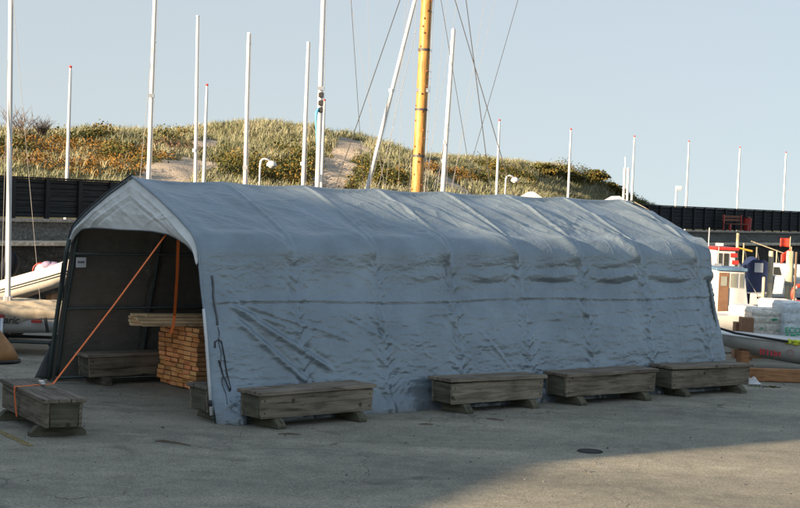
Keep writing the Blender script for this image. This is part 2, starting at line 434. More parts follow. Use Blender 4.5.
# ================================================================== SETTING
# quay: a paved sheet that ends at the basin
QE = 37.6
m = MB(); m.box(-120, 140, -140, QE, -.6, 0); o = m.build('quay_ground', MAT['asphalt']); tag(o, None, None, kind='structure')
m = MB(); m.box(-120, 140, QE-.6, QE+.03, -3, -.6); o = m.build('quay_wall', MAT['concrete']); tag(o, 'concrete face of the quay dropping into the basin', 'quay wall')
m = MB(); m.box(-120, 140, QE-.35, QE+.05, .004, .12); o = m.build('quay_kerb', MAT['concrete'], bevel=.02); tag(o, 'low concrete kerb along the edge of the quay', 'kerb')
m = MB(); m.add([(-2500, QE-5, -.95), (3000, QE-5, -.95), (3000, 4000, -.95), (-2500, 4000, -.95)], [(0, 1, 2, 3)])
o = m.build('water', MAT['water']); tag(o, None, None, kind='structure')

# breakwater frame
P0 = Vector((-11.7, 45, 0)); WD = Vector((.6, .8, 0)); WN = Vector((-.8, .6, 0)); WANG = math.atan2(.8, .6)
def UV(u, v, z=0): return P0+WD*u+WN*v+Vector((0, 0, z))
crest_u = np.array([-60, -10, 5, 19.8, 23.6, 25.3, 27.7, 30.6, 33.3, 36.1, 39.1, 40.9, 42.7, 45.0, 48.0, 50.5, 52.7, 54.6, 57.2, 59.0, 62.7, 67.9, 72.1, 76.5, 79.3, 82.8, 86.2, 88.9, 91.2, 94.5, 97.4, 104, 160])
crest_z = -.22+np.array([5.4, 5.2, 5.5, 5.37, 5.69, 6.01, 5.99, 6.38, 6.72, 6.72, 6.59, 6.51, 7.0, 7.4, 7.7, 7.5, 7.55, 7.25, 6.8, 6.74, 6.6, 6.5, 6.6, 6.4, 6.6, 6.5, 6.0, 5.3, 4.8, 4.05, 3.5, 2.5, 2.4])
def dune_h(u, v):
    c = np.interp(u, crest_u, crest_z)
    v0 = np.interp(u, [40, 50, 58, 76, 90, 100], [2, 5, 10.5, 19, 24, 26])
    s_ = np.clip((v-v0)/(30-v0), 0, 1); s_ = s_*s_*(3-2*s_)*.35+.65*s_
    bm_ = np.clip((v-v0)/6, 0, 1)
    bump = fbm(u*.22, v*.22, 5, 4)*1.3*bm_*np.clip((31-v)/14, 0, 1)+fbm(u*.9, v*.9, 9, 3)*.3*bm_+fbm(u*.33, v*.12, 95, 3)*1.1*s_*np.clip((u-15)/10, 0, 1)
    back = 1-sstep(34, 60, v)*.7
    return 2.1+(c-2.1)*s_*back+bump*np.clip((c-2.4)/3, 0, 1)
def seg_d(u, v, pts):
    d = np.full(np.shape(u), 1e9)
    for (a, b), (c, e) in zip(pts[:-1], pts[1:]):
        L2 = (c-a)**2+(e-b)**2; t = np.clip(((u-a)*(c-a)+(v-b)*(e-b))/L2, 0, 1)
        d = np.minimum(d, np.hypot(u-a-t*(c-a), v-b-t*(e-b)))
    return d
PATHS = [([(17, 11.5), (19.9, 14.2), (23, 16.4), (26, 18), (28.5, 19.3)], 1.7), ([(33.4, 24.5), (37, 27), (41, 29.5)], .9),
         ([(50.5, 30), (50.8, 27.8), (44.7, 23.1), (40.7, 20.7), (36, 17), (32.7, 14.5), (31.4, 12.6), (28, 8)], 1.5),
         ([(56, 31), (54, 30)], 1.2), ([(61, 29.5), (55, 24.5), (51.6, 21.8), (46.8, 19.2)], .8), ([(45.5, 16.5), (43.7, 14.9), (42.1, 12.3)], .9)]
def sandy(u, v):
    k = np.zeros(np.shape(u))
    for pts, w_ in PATHS: k = np.maximum(k, 1-sstep(w_*.3, w_*.95, seg_d(u, v, pts)+fbm(u*.8, v*.8, 33, 3)*1.2))
    return k
nu, nv = 560, 150
uu, vv = np.meshgrid(np.linspace(-60, 160, nu), np.concatenate([np.linspace(.1, 40, 110), np.linspace(41, 120, 40)]), indexing='ij')
zz = dune_h(uu, vv)
X = P0.x+WD.x*uu+WN.x*vv; Y = P0.y+WD.y*uu+WN.y*vv
o = np_mesh('dune_ground', np.stack([X.ravel(), Y.ravel(), zz.ravel()], 1), grid_faces(nu, len(vv[0])), MAT['dune'])
a = o.data.attributes.new('sandy', 'FLOAT', 'POINT'); a.data.foreach_set('value', sandy(uu, vv).ravel().astype(np.float32))
tag(o, None, None, kind='structure')

def zone(u, v):
    """which plants grow there: 0 grass, 1 rust rose scrub, 2 thicket, 3 dry brown heath"""
    n = fbm(u*.35, v*.35, 71, 3); n2 = fbm(u*.28+9, v*.45, 83, 3)
    z = np.zeros(np.shape(u), int)
    def ell(cu, cv, ru, rv): return ((u-cu)/ru)**2+((v-cv)/rv)**2+n*2.2 < 1
    z[ell(22.5, 19.5, 7.5, 4)] = 1
    z[ell(18, 25.5, 11, 4.5) & (n2 < .12)] = 1
    z[ell(24.5, 27.5, 10, 2.2) & (n2 > -.02)] = 2
    z[ell(25, 22.5, 4.5, 1.3) & (n2 > 0)] = 2
    z[ell(18.5, 20.5, 3.6, 2.0)] = 3
    z[ell(30, 24, 3.5, 1.4)] = 3
    z[ell(33, 17.5, 9.5, 3.6)] = 2
    z[ell(38.5, 20.5, 3.5, 2.2)] = 2
    z[ell(50, 17.0, 6, 2.3)] = 1
    z[ell(52, 16.2, 4, 1.2) & (n2 > 0)] = 2
    z[ell(76, 25, 12, 4.5) & (n2 > .05)] = 2
    z[ell(60, 14, 4, 2.2)] = 1
    z[ell(70, 19, 9, 2.6) & (n2 > .06)] = 1
    z[ell(86, 28, 5, 4) & (n2 > -.05)] = 2
    z[sandy(u, v) > .35] = -1
    return z
def scatter(n, u0, u1, v0, v1, which):
    u = rng.uniform(u0, u1, n); v = rng.uniform(v0, v1, n)
    k = np.isin(zone(u, v), which); return u[k], v[k]
# marram grass tufts: clusters of curved blades
def blades(u, v, nb, hgt, wid, spread):
    n = len(u); z = dune_h(u, v)
    U = np.repeat(u, nb)+rng.normal(0, spread, n*nb); Vv = np.repeat(v, nb)+rng.normal(0, spread, n*nb); Z = np.repeat(z, nb)-.05
    th = rng.uniform(0, 2*PI, n*nb); hh = hgt*rng.uniform(.55, 1.25, n*nb)*np.repeat(rng.uniform(.6, 1.3, n), nb); lean = rng.uniform(.1, .75, n*nb)*hh
    bx = P0.x+WD.x*U+WN.x*Vv; by = P0.y+WD.y*U+WN.y*Vv
    a2 = rng.uniform(0, PI, n*nb); wx = np.cos(a2)*wid; wy = np.sin(a2)*wid
    dx = np.cos(th)*lean+.15*hh; dy = np.sin(th)*lean
    P = [np.stack([bx-wx, by-wy, Z], 1), np.stack([bx+wx, by+wy, Z], 1),
         np.stack([bx+wx*.8+dx*.35, by+wy*.8+dy*.35, Z+hh*.62], 1), np.stack([bx-wx*.8+dx*.35, by-wy*.8+dy*.35, Z+hh*.62], 1),
         np.stack([bx+dx, by+dy, Z+hh], 1)]
    V_ = np.stack(P, 1).reshape(-1, 3); b = np.arange(n*nb)*5
    T1 = np.stack([b, b+1, b+2], 1); T2 = np.stack([b, b+2, b+3], 1); T3 = np.stack([b+3, b+2, b+4], 1)
    return V_, np.concatenate([T1, T2, T3])
u1, v1 = scatter(21000, 12, 97, 4, 40, [0])
u2, v2 = scatter(1200, 12, 97, 4, 33, [1, 3])
V_, T_ = blades(np.concatenate([u1, u2]), np.concatenate([v1, v2]), 14, .42, .015, .17)
o = np_mesh('dune_grass', V_, T_, MAT['grass'], smooth=False)
tag(o, 'pale yellow green marram grass covering the dunes', 'grass', kind='stuff')
# scrub: leaf sized faces spread through mounds
def leaves(cx, cy, cz, rx, rz, nl, size):
    n = len(cx); k = n*nl
    d = rng.normal(0, 1, (k, 3)); d /= np.linalg.norm(d, axis=1)[:, None]; r = rng.random(k)**.4
    rxx = np.repeat(rx, nl); rzz = np.repeat(rz, nl)
    c = np.stack([np.repeat(cx, nl)+d[:, 0]*r*rxx, np.repeat(cy, nl)+d[:, 1]*r*rxx, np.repeat(cz, nl)+np.abs(d[:, 2])*r*rzz], 1)
    a = rng.normal(0, 1, (k, 3)); a /= np.linalg.norm(a, axis=1)[:, None]
    b = np.cross(a, rng.normal(0, 1, (k, 3))); b /= np.linalg.norm(b, axis=1)[:, None]
    s1 = size*rng.uniform(.5, 1.4, k)[:, None]; s2 = s1*.55
    V_ = np.stack([c-a*s1, c+b*s2, c+a*s1, c-b*s2], 1).reshape(-1, 3); i = np.arange(k)*4
    return V_, np.stack([i, i+1, i+2, i+3], 1)
def scrub(name, label, which, n, mat, rr, rzr, nl, size):
    u, v = scatter(n, 12, 97, 4, 34, which); z = dune_h(u, v)-.1; k = len(u)
    V_, Q = leaves(P0.x+WD.x*u+WN.x*v, P0.y+WD.y*u+WN.y*v, z, rng.uniform(*rr, k), rng.uniform(*rzr, k), nl, size)
    return tag(np_mesh(name, V_, Q, mat, smooth=False), label, 'scrub', kind='stuff')
scrub('rose_scrub', 'rust and orange autumn scrub in patches on the dunes', [1], 8500, MAT['rust'], (.3, .7), (.25, .6), 60, .052)
scrub('thorn_thicket', 'dark green and golden thorn thicket on the dune side', [2], 9000, MAT['thicket'], (.4, .9), (.5, 1.15), 64, .068)
scrub('heath_scrub', 'dry reddish brown heath scrub between the dune grasses', [3], 6000, MAT['brownscrub'], (.3, .6), (.3, .55), 30, .06)

# bushes on the skyline one can tell apart
def bush(name, label, px, py, v_, h_, w_, mat, bare=False):
    # stand on the dune where the pixel column meets line v
    d = at(px, py, 10)-Vector((0, 0, EYE)); d.z = 0
    # solve (k*d - P0).WN = v_
    k = (v_+P0.dot(WN))/d.dot(WN); Q = d*k
    u_ = (Q-P0).dot(WD); z = float(dune_h(np.array([u_]), np.array([v_]))[0])
    t = thing(name, label, 'bush', (Q.x, Q.y, z-.1))
    tr = MB(); br_pts = []
    nb = 15 if bare else 9
    for i in range(nb):
        th = random.uniform(0, 2*PI); sp_ = random.uniform(.15, 1)*w_/2; hh = h_*random.uniform(.55, 1)
        p1 = Vector((math.cos(th)*sp_*.4, math.sin(th)*sp_*.4, hh*.45)); p2 = Vector((math.cos(th)*sp_, math.sin(th)*sp_, hh))
        tr.tube([(random.uniform(-.1, .1), random.uniform(-.1, .1), 0), p1, p2], [.03, .02, .008] if bare else [.045, .03, .012], 5); br_pts.append((p1, p2))
        if bare:
            for j in range(9):
                f = random.random(); a_ = p1.lerp(p2, f); e = a_+Vector((random.uniform(-.45, .45), random.uniform(-.45, .45), random.uniform(.15, .55)))
                tr.tube([a_, e], [.011, .005], 4)
    tr.build('branches', MAT['bark'], t)
    n = 1
    if not bare:
        nc = 60; c = rng.normal(0, 1, (nc, 3)); c /= np.linalg.norm(c, axis=1)[:, None]; c *= (rng.random(nc)**.5)[:, None]
        V_, Q_ = leaves(c[:, 0]*w_*.42, c[:, 1]*w_*.42, h_*.45+c[:, 2]*h_*.38, np.full(nc, w_*.14), np.full(nc, h_*.12), 46, .085)
        np_mesh('foliage', V_, Q_, mat, t, False)
    else:
        nc = 12; c = rng.normal(0, 1, (nc, 3))*.4
        V_, Q_ = leaves(c[:, 0]*w_*.5, c[:, 1]*w_*.5, h_*.5+c[:, 2]*h_*.3, np.full(nc, w_*.14), np.full(nc, h_*.12), 16, .03)
        np_mesh('foliage', V_, Q_, mat, t, False)
    return t
bush('bare_bush', 'large leafless brown bush on the left skyline beside the tall mast', 22, 135, 29, 1.5, 2.3, MAT['brownscrub'], True)
bush('bare_bush', 'small leafless bush on the skyline, right of the large bare one', 43, 135, 29, .95, 1.2, MAT['brownscrub'], True)
bush('evergreen_bush', 'rounded dark bush on the highest point of the right-hand dune', 548, 165, 27, 1.5, 3.2, MAT['thicket'])
bush('evergreen_bush', 'dark bush standing on the far right shoulder of the dune', 572, 170, 27, 1.3, 2.6, MAT['thicket'])
bush('evergreen_bush', 'low dark bush where the dune slopes down at its right end', 596, 180, 27, 1.5, 2.6, MAT['thicket'])
bush('evergreen_bush', 'last dark bush at the right foot of the dune behind the flagpole', 614, 187, 26, 1.3, 2.4, MAT['thicket'])

# promenade, retaining wall and black timber wall
wall = thing('timber_wall', 'long black tarred timber wall along the breakwater below the dunes', 'wall', P0, WANG)
U0_, U1_ = -60, 96
m = MB()
nb = 9; zb0, zb1 = 2.2, 3.34; hb = (zb1-zb0)/nb
for i in range(nb):
    m.box(U0_, U1_, -.04+random.uniform(-.006, .006), .02, zb0+i*hb+.006, zb0+(i+1)*hb-.006)
m.box(U0_, U1_, .021, .05, zb0, zb1)
m.build('board_panel', MAT['boards'], wall)
m = MB(); m.box(U0_, U1_, -.12, .12, 3.345, 3.40); m.build('cap_rail', MAT['post'], wall, bevel=.01)
pm = MB(); pm.box(-.075, .075, -.13, -.045, 2.14, 3.343); pobj = None
for i in range(-6, 66):
    if pobj is None: pobj = pm.build('post', MAT['post'], wall); q = pobj
    else: q = pobj.copy(); C.objects.link(q); q.parent = wall
    q.location = (i*1.28+.3, 0, 0)
m = MB(); m.box(U0_, U1_, -1.45, .3, 1.55, 2.10); m.build('promenade', MAT['stonewall']).matrix_world = Matrix.Translation(P0) @ Matrix.Rotation(WANG, 4, 'Z')
bpy.data.objects['promenade']['kind'] = 'structure'
def wallpiece(name, b, mat, label, cat, bevel=0):
    m = MB(); m.box(*b); o = m.build(name, mat, bevel=bevel); o.location = P0; o.rotation_euler = (0, 0, WANG); return tag(o, label, cat)
wallpiece('concrete_ledge', (U0_, U1_, -1.62, -1.2, 2.102, 2.19), MAT['ledge'], 'upper pale concrete ledge running below the black timber wall', 'ledge', .015)
wallpiece('stone_ledge', (U0_, U1_, -2.5, -1.452, 1.46, 1.57), MAT['sandledge'], 'lower pale ledge above the dark stone basin wall', 'ledge', .015)
m = MB()
def apron(a_, b_):
    u = U0_+a_*(U1_-U0_); z = 1.47-b_*3.6
    n = float(fbm(np.array([u*1.7]), np.array([z*2.4]), 4, 4)[0])
    return Vector((u, -2.35-.10*b_+n*.28, z))
m.grid(apron, 700, 22); o = m.build('basin_wall', MAT['stonewall2']); o.location = P0; o.rotation_euler = (0, 0, WANG); tag(o, 'rough dark stone basin wall under the pale ledges', 'wall')

# park bench on the promenade
pb = at(735, 226, 83.5); pu = (pb-P0).dot(WD)
t = thing('park_bench', 'red brown park bench on the promenade against the black wall', 'bench', UV(pu, -.75, 2.1), WANG)
m = MB()
for k in range(3): m.box(-1.2, 1.2, -.30+k*.14, -.19+k*.14, .43, .47)
m.build('seat', MAT['rustwood'], t)
m = MB()
for k in range(2): m.box(-1.2, 1.2, .15, .19, .6+k*.18, .72+k*.18)
m.build('backrest', MAT['rustwood'], t)
for x in (-1.1, 1.1):
    m = MB(); m.box(x-.05, x+.05, -.3, -.2, 0, .43); m.box(x-.05, x+.05, .1, .15, 0, .95); m.build('leg', MAT['red'], t)
t = thing('waste_bin', 'small dark red bin beside the park bench on the promenade', 'bin', UV(pu+1.75, -.7, 2.1), WANG)
m = MB(); m.tube([(0, 0, 0), (0, 0, .8)], [.2, .24], 14); m.build('bin_body', MAT['red'], t); m = MB(); m.tube([(0, 0, .8), (0, 0, .86)], .26, 14); m.build('lid', MAT['iron'], t)

# flagpoles behind the timber wall
FP = [(70.5, 68, 'leftmost white flagpole with a red top above the dunes'), (207, 86, 'white flagpole above the sandy path left of the thicket'),
      (324.5, 101, 'white flagpole close beside the tall grey mast, red top below its spreader'), (499.5, 121, 'white flagpole above the dune beside the curved street lamp'),
      (571, 130, 'white flagpole in front of the dark bushes on the right dune'), (634.5, 137, 'white flagpole beside the twin ladder mast where the dune ends'),
      (689, 142, 'white flagpole just right of the square-headed lamp'), (740, 148, 'white flagpole above the black wall, second from the right'),
      (786, 153, 'rightmost white flagpole above the black wall')]
proto = None
for px, py, lab in FP:
    d = at(px, py, 10)-Vector((0, 0, EYE)); vtarget = 1.2
    dh = Vector((d.x, d.y, 0)); k = (vtarget+P0.dot(WN))/dh.dot(WN); Q = dh*k; top = EYE+d.z*k
    # the foot drifts a little with the lean of the picture: keep it vertical under the top
    if proto is None:
        base = thing('flagpole', lab, 'flagpole', (Q.x, Q.y, 2.1), 0, 'white flagpoles with red tops behind the timber wall')
        H_ = top-2.1
        m = MB(); m.tube([(0, 0, 0), (0, 0, H_*.5), (0, 0, H_)], [.065, .055, .036], 12); m.build('pole', MAT['alu'], base, auto=True)
        m = MB(); m.sphere((0, 0, H_+.03), .05, .05, .05); m.build('finial', MAT['redcap'], base, smooth=True)
        m = MB(); m.tube([(.06, 0, .9), (.05, 0, H_-.1)], .003, 4); m.build('halyard', MAT['palewire'], base)
        m = MB(); m.box(.07, .13, -.015, .015, .9, 1.02); m.build('cleat', MAT['steel'], base)
        proto = base; PH = H_
    else:
        o = dup(proto, (Q.x, Q.y, top-PH), 0, lab)
# street lamps behind wall
def lamp(px, py, lab, square=False, arm=.3):
    d = at(px, py, 10)-Vector((0, 0, EYE)); dh = Vector((d.x, d.y, 0)); k = (2.2+P0.dot(WN))/dh.dot(WN); Q = dh*k; top = EYE+d.z*k-2.1
    t = thing('street_lamp', lab, 'street lamp', (Q.x, Q.y, 2.1), 0, 'street lamps along the promenade')
    s_ = arm
    if not square:
        pts = [(0, 0, 0), (0, 0, top-.22)]+[(s_*.5*(1-math.cos(a_)), 0, top-.22+.2*math.sin(a_)) for a_ in (0.5, 1.0, 1.57)]+[(s_+.05, 0, top-.07)]
        m = MB(); m.tube(pts, .04, 8); m.build('pole', MAT['alugrey'], t, smooth=True)
        m = MB(); m.sphere((s_+.12, 0, top-.25), .19, .19, .17, 16, 8, top=True); m.tube([(s_+.12, 0, top-.29), (s_+.12, 0, top-.245)], .185, 16); m.build('lamp_head', MAT['alu'], t, smooth=True)
        m = MB(); m.sphere((s_+.12, 0, top-.30), .12, .12, .07, 12, 6); m.build('diffuser', MAT['greyplastic'], t, smooth=True)
    else:
        m = MB(); m.tube([(0, 0, 0), (0, 0, top-.1)], .05, 8); m.build('pole', MAT['alu'], t, smooth=True)
        m = MB(); m.box(-.04, .30, -.15, .15, top-.22, top-.02); m.build('lamp_head', MAT['alu'], t, bevel=.05)
        m = MB(); m.box(.02, .27, -.12, .12, top-.25, top-.222); m.build('diffuser', MAT['greyplastic'], t)
lamp(260.5, 158, 'curved street lamp with a white dome head in front of the thicket')
lamp(506, 175, 'curved street lamp with a white dome head right of the wooden mast')
lamp(676.5, 185.5, 'square-headed street lamp above the black wall past the end of the tent', True)
# white gable huts beyond the wall
def hut(px0, px1, pytop, lab, v_=6, ridge_h=1.0):
    c = at((px0+px1)/2, pytop, 10)-Vector((0, 0, EYE)); dh = Vector((c.x, c.y, 0)); k = (v_+P0.dot(WN))/dh.dot(WN); Q = dh*k
    top = EYE+c.z*k; wd = (px1-px0)/F_PX*Q.y
    t = thing('kiosk_hut', lab, 'hut', (Q.x, Q.y, 2.1), 0)
    m = MB(); m.box(-wd*.44, wd*.44, 0, 3, 0, top-2.1-ridge_h); m.build('wall', MAT['gel'], t)
    zt = top-2.1; ze = zt-ridge_h
    m = MB(); m.prism([(-wd*.5, ze-.03), (0, zt-.06), (wd*.5, ze-.03), (wd*.5, ze+.03), (0, zt), (-wd*.5, ze+.03)], -.2, 3.2, 0, Matrix.Rotation(PI/2, 4, 'X') @ Matrix.Scale(-1, 4, (0, 0, 1)))
    m.build('roof', MAT['gel'], t)
    m = MB(); m.add([(-wd*.46, -.19, ze-.35), (wd*.46, -.19, ze-.35), (wd*.46, -.19, ze-.02), (0, -.19, zt-.05), (-wd*.46, -.19, ze-.02), (-wd*.46, -.12, ze-.35), (wd*.46, -.12, ze-.35), (wd*.46, -.12, ze-.02), (0, -.12, zt-.05), (-wd*.46, -.12, ze-.02)], [(0, 1, 2, 3, 4), (9, 8, 7, 6, 5), (0, 5, 6, 1), (1, 6, 7, 2), (2, 7, 8, 3), (3, 8, 9, 4), (4, 9, 5, 0)]); m.build('gable', MAT['gel'], t)
    m = MB(); m.box(-.4, .4, -.03, 0.01, 0, 1.2); m.build('door', MAT['bluetrim'], t)
hut(517, 549, 191.5, 'white gabled hut roof peeping over the tent right of the lamp', 6, .55)
hut(608, 630, 196, 'small low white gabled hut at the foot of the dune end', 6, .4)

# ================================================================== TENT
TC = Vector((-3.98, 22.886, 0)); TYAW = .9021
TROT = PI/2-TYAW                    # local x = along the ridge (s), local -y = right side (t)
def TL(s_, t_, z_=0):               # tent local -> world
    a_ = Vector((math.sin(TYAW), math.cos(TYAW), 0)); n_ = Vector((math.cos(TYAW), -math.sin(TYAW), 0))
    return TC+a_*s_+n_*t_+Vector((0, 0, z_))
LT = 10.75
tent = thing('storage_tent', 'large grey tarpaulin storage tent with an open front on the quay', 'tent', TC, TROT)
prof = [(2.54, 0), (2.42, .5), (2.32, 1.0), (2.2, 1.45), (2.09, 1.8), (2.02, 2.1), (1.97, 2.36), (1.82, 2.55), (1.42, 2.765), (.75, 3.06), (0, 3.34)]
pf = np.array(prof); seg = np.hypot(np.diff(pf[:, 0]), np.diff(pf[:, 1])); arc = np.concatenate([[0], np.cumsum(seg)]); ATOT = arc[-1]
def profile(q):
    """q arc length from the foot; smooth interpolation, returns t,z and outward normal"""
    e = .05
    f = lambda x: (np.interp(x, arc, pf[:, 0]), np.interp(x, arc, pf[:, 1]))
    ts, zs_ = 0, 0
    for w_, o_ in ((.25, -e), (.5, 0), (.25, e)):
        xx = np.clip(q+o_, 0, ATOT); a_ = f(xx); ts = ts+w_*a_[0]; zs_ = zs_+w_*a_[1]
    a_ = f(np.clip(q-e, 0, ATOT)); b_ = f(np.clip(q+e, 0, ATOT))
    dt, dz = b_[0]-a_[0], b_[1]-a_[1]; L_ = np.hypot(dt, dz)+1e-9
    return ts, zs_, dz/L_, -dt/L_
RIBS = [0.0, 1.52, 3.03, 4.5, 5.95, 7.4, 8.85, 10.35]
RIBA = np.array(RIBS+[LT+.8])
def tarp_disp(s_, q, z, side):
    i = np.clip(np.searchsorted(RIBA, s_, side='right')-1, 0, len(RIBA)-2)
    a_, b_ = RIBA[i], RIBA[i+1]; fr = (s_-a_)/(b_-a_); hump = np.sin(PI*np.clip(fr, 0, 1))
    grow = .5+.5*sstep(1.0, 4.5, s_)
    qe = arc[6]                                    # eave
    roof = sstep(qe, qe+.45, q)
    d = -.055*roof*hump**1.2*grow
    # eave pillows between the ribs, a valley at each rib
    pil = np.exp(-((q-(qe+.12))/.36)**2)
    d += .075*pil*(hump**.8-.35)*grow+.045*pil
    # the smile-shaped crease under every pillow
    if side > 0:
        amp = (.15+.95*vnoise(i*3.7+.5, i*0+.5, 3))*(.35+.9*vnoise(s_*1.3+4, q*0, 29))*sstep(3.2, 5.2, s_)
        qc = qe-.38-.10*hump+.05*fbm(s_*1.7, q*0, 5, 3)
        x = (q-qc)
        d += amp*hump**1.1*(.10*np.exp(-((x-.09)/.08)**2)-.055*np.exp(-((x+.02)/.035)**2))
        amp2 = .45*(.1+.9*vnoise(i*5.1+1.5, i*0+7.5, 8))*sstep(2.2, 4.0, s_)
        qc2 = qe-.18-.06*np.sin(PI*fr*1.3+.4)+.04*fbm(s_*2.2, q*0, 15, 3)
        x = q-qc2; d += amp2*hump*.5*(.05*np.exp(-((x-.05)/.05)**2)-.03*np.exp(-((x+.02)/.03)**2))
    # long diagonal folds on the roof that gather at the feet of the ribs
    for j, R_ in enumerate(RIBS[1:]+[LT+.4]):
        for k, off in enumerate((.32, .62, 1.0, 1.45, 1.9)):
            g = (q-qe)/(ATOT-qe)
            sc_l = R_-.05-off*(.75+.5*((j*7+k*3) % 5)/5)*np.clip(g, 0, 1)**.8+.05*fbm(q*2+j, q*0+k, 41, 2)
            am = .013+.013*(((j*5+k*2) % 4)/3); am *= (.4+.6*sstep(1.2, 4.5, R_*1.0 if np.isscalar(R_) else R_))
            wd = .045+.05*np.clip(g, 0, 1)
            fade = sstep(-.12, .06, g)*(1-.75*sstep(.6, 1.0, g))
            x = s_-sc_l
            rampw = .20+.16*np.clip(g, 0, 1)
            d += am*fade*np.where(x < 0, np.exp(-(x/rampw)**2), np.exp(-(x/(.35*wd+.012))**2))
    # wall: rib pulls, chevron crinkles, tiny horizontal ripples
    wallm = 1-sstep(qe-.25, qe, q)
    near = np.exp(-(np.minimum(s_-a_, b_-s_)/.20)**2)
    d += wallm*.018*(hump-.4)*sstep(.3, 1.2, q)
    chev = fbm((s_-a_)*3+i*9, q*11-np.abs(s_-np.where(fr > .5, b_, a_))*9, 21, 4)
    d += wallm*near*chev*.075*sstep(.8, 1.6, s_)
    d += wallm*(fbm(s_*2.4, q*15, 51, 3)*.019+fbm(s_*1.1, q*3.5, 53, 3)*.022)*(.55+.6*sstep(3, 6, s_))
    # long thin nearly horizontal crinkles, ridged
    r1 = 1-np.abs(fbm(s_*2.2+5, q*10+.5*s_, 61, 3))*10; d += wallm*np.clip(r1, 0, 1)**2*.010*(.3+1.2*vnoise(s_*.9, q*1.5, 62))
    # frame ribs and the welds between the panels telegraph through the cloth
    dr_ = np.minimum(np.abs(s_-a_), np.abs(b_-s_)); dm_ = np.abs(s_-(a_+b_)/2)
    d += .013*np.exp(-(dr_/.028)**2)-.006*np.exp(-((dr_-.07)/.03)**2)+.005*np.exp(-(dm_/.012)**2)
    d += roof*fbm(s_*1.2, q*2.2, 55, 3)*.03*grow
    r2 = 1-np.abs(fbm(s_*1.6+3+q*1.2, q*1.6, 66, 3))*9; d += roof*np.clip(r2, 0, 1)**2*.012*(.3+.7*grow)
    # crumpled corner patches seen in the light on the roof
    for (cs, cq, rs) in ((7.7, qe+.75, .45), (8.6, qe+.45, .35), (3.4, qe+.75, .35)):
        mk = np.exp(-((s_-cs)**2+(q-cq)**2)/rs**2); d += mk*fbm(s_*9, q*9, 77, 3)*.055
    # seam half way up the wall
    d += -.014*np.exp(-((q-arc[2]-.62-.02*np.sin(s_*1.3))/.014)**2)*wallm + .010*np.exp(-((q-arc[2]-.66-.02*np.sin(s_*1.3))/.03)**2)*wallm
    # folds from the front corner
    if side > 0:
        for (sA, qA, sB, qB, am, wd) in ((.25, 1.72, 2.1, .62, .04, .05), (.3, 1.62, 1.5, 1.28, .018, .03), (.35, 1.5, 1.75, .35, .03, .05), (.6, 1.66, 2.5, 1.05, .02, .04), (.15, 1.9, .75, 1.5, .02, .03), (2.2, 1.5, 3.4, .9, .016, .03), (4.8, 1.3, 5.6, .5, .016, .035)):
            L_ = math.hypot(sB-sA, qB-qA); ux, uy = (sB-sA)/L_, (qB-qA)/L_
            al = (s_-sA)*ux+(q-qA)*uy; pe = -(s_-sA)*uy+(q-qA)*ux+.03*fbm(al*2, al*0+sA, 2, 2)
            e = sstep(0, .25, al)*(1-sstep(L_-.3, L_, al)); d += am*e*(np.exp(-(pe/wd)**2)-.55*np.exp(-((pe-wd*1.3)/wd)**2))
        # foot: the cloth spills onto the ground
        d += .10*(1-sstep(0, .28, q))*(.35+1.3*np.clip(fbm(s_*1.6, q*0, 88, 3)+.35, 0, 1))
        d += (1-sstep(.1, .9, s_))*(1-sstep(0, .6, q))*(.20+fbm(s_*7, q*6, 90, 3)*.22)
    return d
NS, NQ = 640, 250
sg = np.linspace(-.04, LT, NS)
def cover_side(side, name, ns, nq):
    s_, q = np.meshgrid(np.linspace(-.04, LT, ns), np.linspace(0, ATOT, nq), indexing='ij')
    t_, z, nt, nz = profile(q)
    d = tarp_disp(s_, q, z, side)
    edge = sstep(-.04, .25, s_)*.85+.15; d = d*edge
    ridge_fade = 1-sstep(ATOT-.12, ATOT, q)*.85; d = d*ridge_fade
    # common ridge sag so both halves meet
    i = np.clip(np.searchsorted(RIBA, s_, side='right')-1, 0, len(RIBA)-2); fr = (s_-RIBA[i])/(RIBA[i+1]-RIBA[i])
    sag = -.035*np.sin(PI*np.clip(fr, 0, 1))*sstep(ATOT-.7, ATOT, q)
    near_ridge = sstep(ATOT-.12, ATOT, q)
    T_ = (t_+nt*d*(1-near_ridge)); Z = z+nz*d*(1-near_ridge)+sag
    T_ = np.where(q >= ATOT-1e-6, 0, T_)
    Z = np.maximum(Z, .003+.03*np.clip(fbm(s_*5, q*4, 12, 2)+.3, 0, 1)*np.clip(q/.12, 0, 1))
    Z = np.where(q < 1e-6, .002, Z)
    # the back end is pulled in a little
    T_ = T_*(1-.035*sstep(LT-.5, LT, s_)*sstep(.5, 1.5, z))
    V_ = np.stack([s_.ravel(), (-side*T_).ravel(), Z.ravel()], 1)
    Fq = grid_faces(ns, nq)
    if side < 0: Fq = Fq[:, ::-1]
    return V_, Fq
Va, Fa = cover_side(1, 'a', NS, NQ); Vb, Fb = cover_side(-1, 'b', 300, 110)
cover = np_mesh('cover', np.concatenate([Va, Vb]), np.concatenate([Fa, Fb+len(Va)]), MAT['tarp'], tent)
bm = bmesh.new(); bm.from_mesh(cover.data)
# check orientation: outside must be the front face
bm.faces.ensure_lookup_table(); f0 = bm.faces[(NS//2)*(NQ-1)+100]
if f0.normal.y > 0: bmesh.ops.reverse_faces(bm, faces=bm.faces)
bm.to_mesh(cover.data); bm.free()
cover.data.polygons.foreach_set('use_smooth', [True]*len(cover.data.polygons))
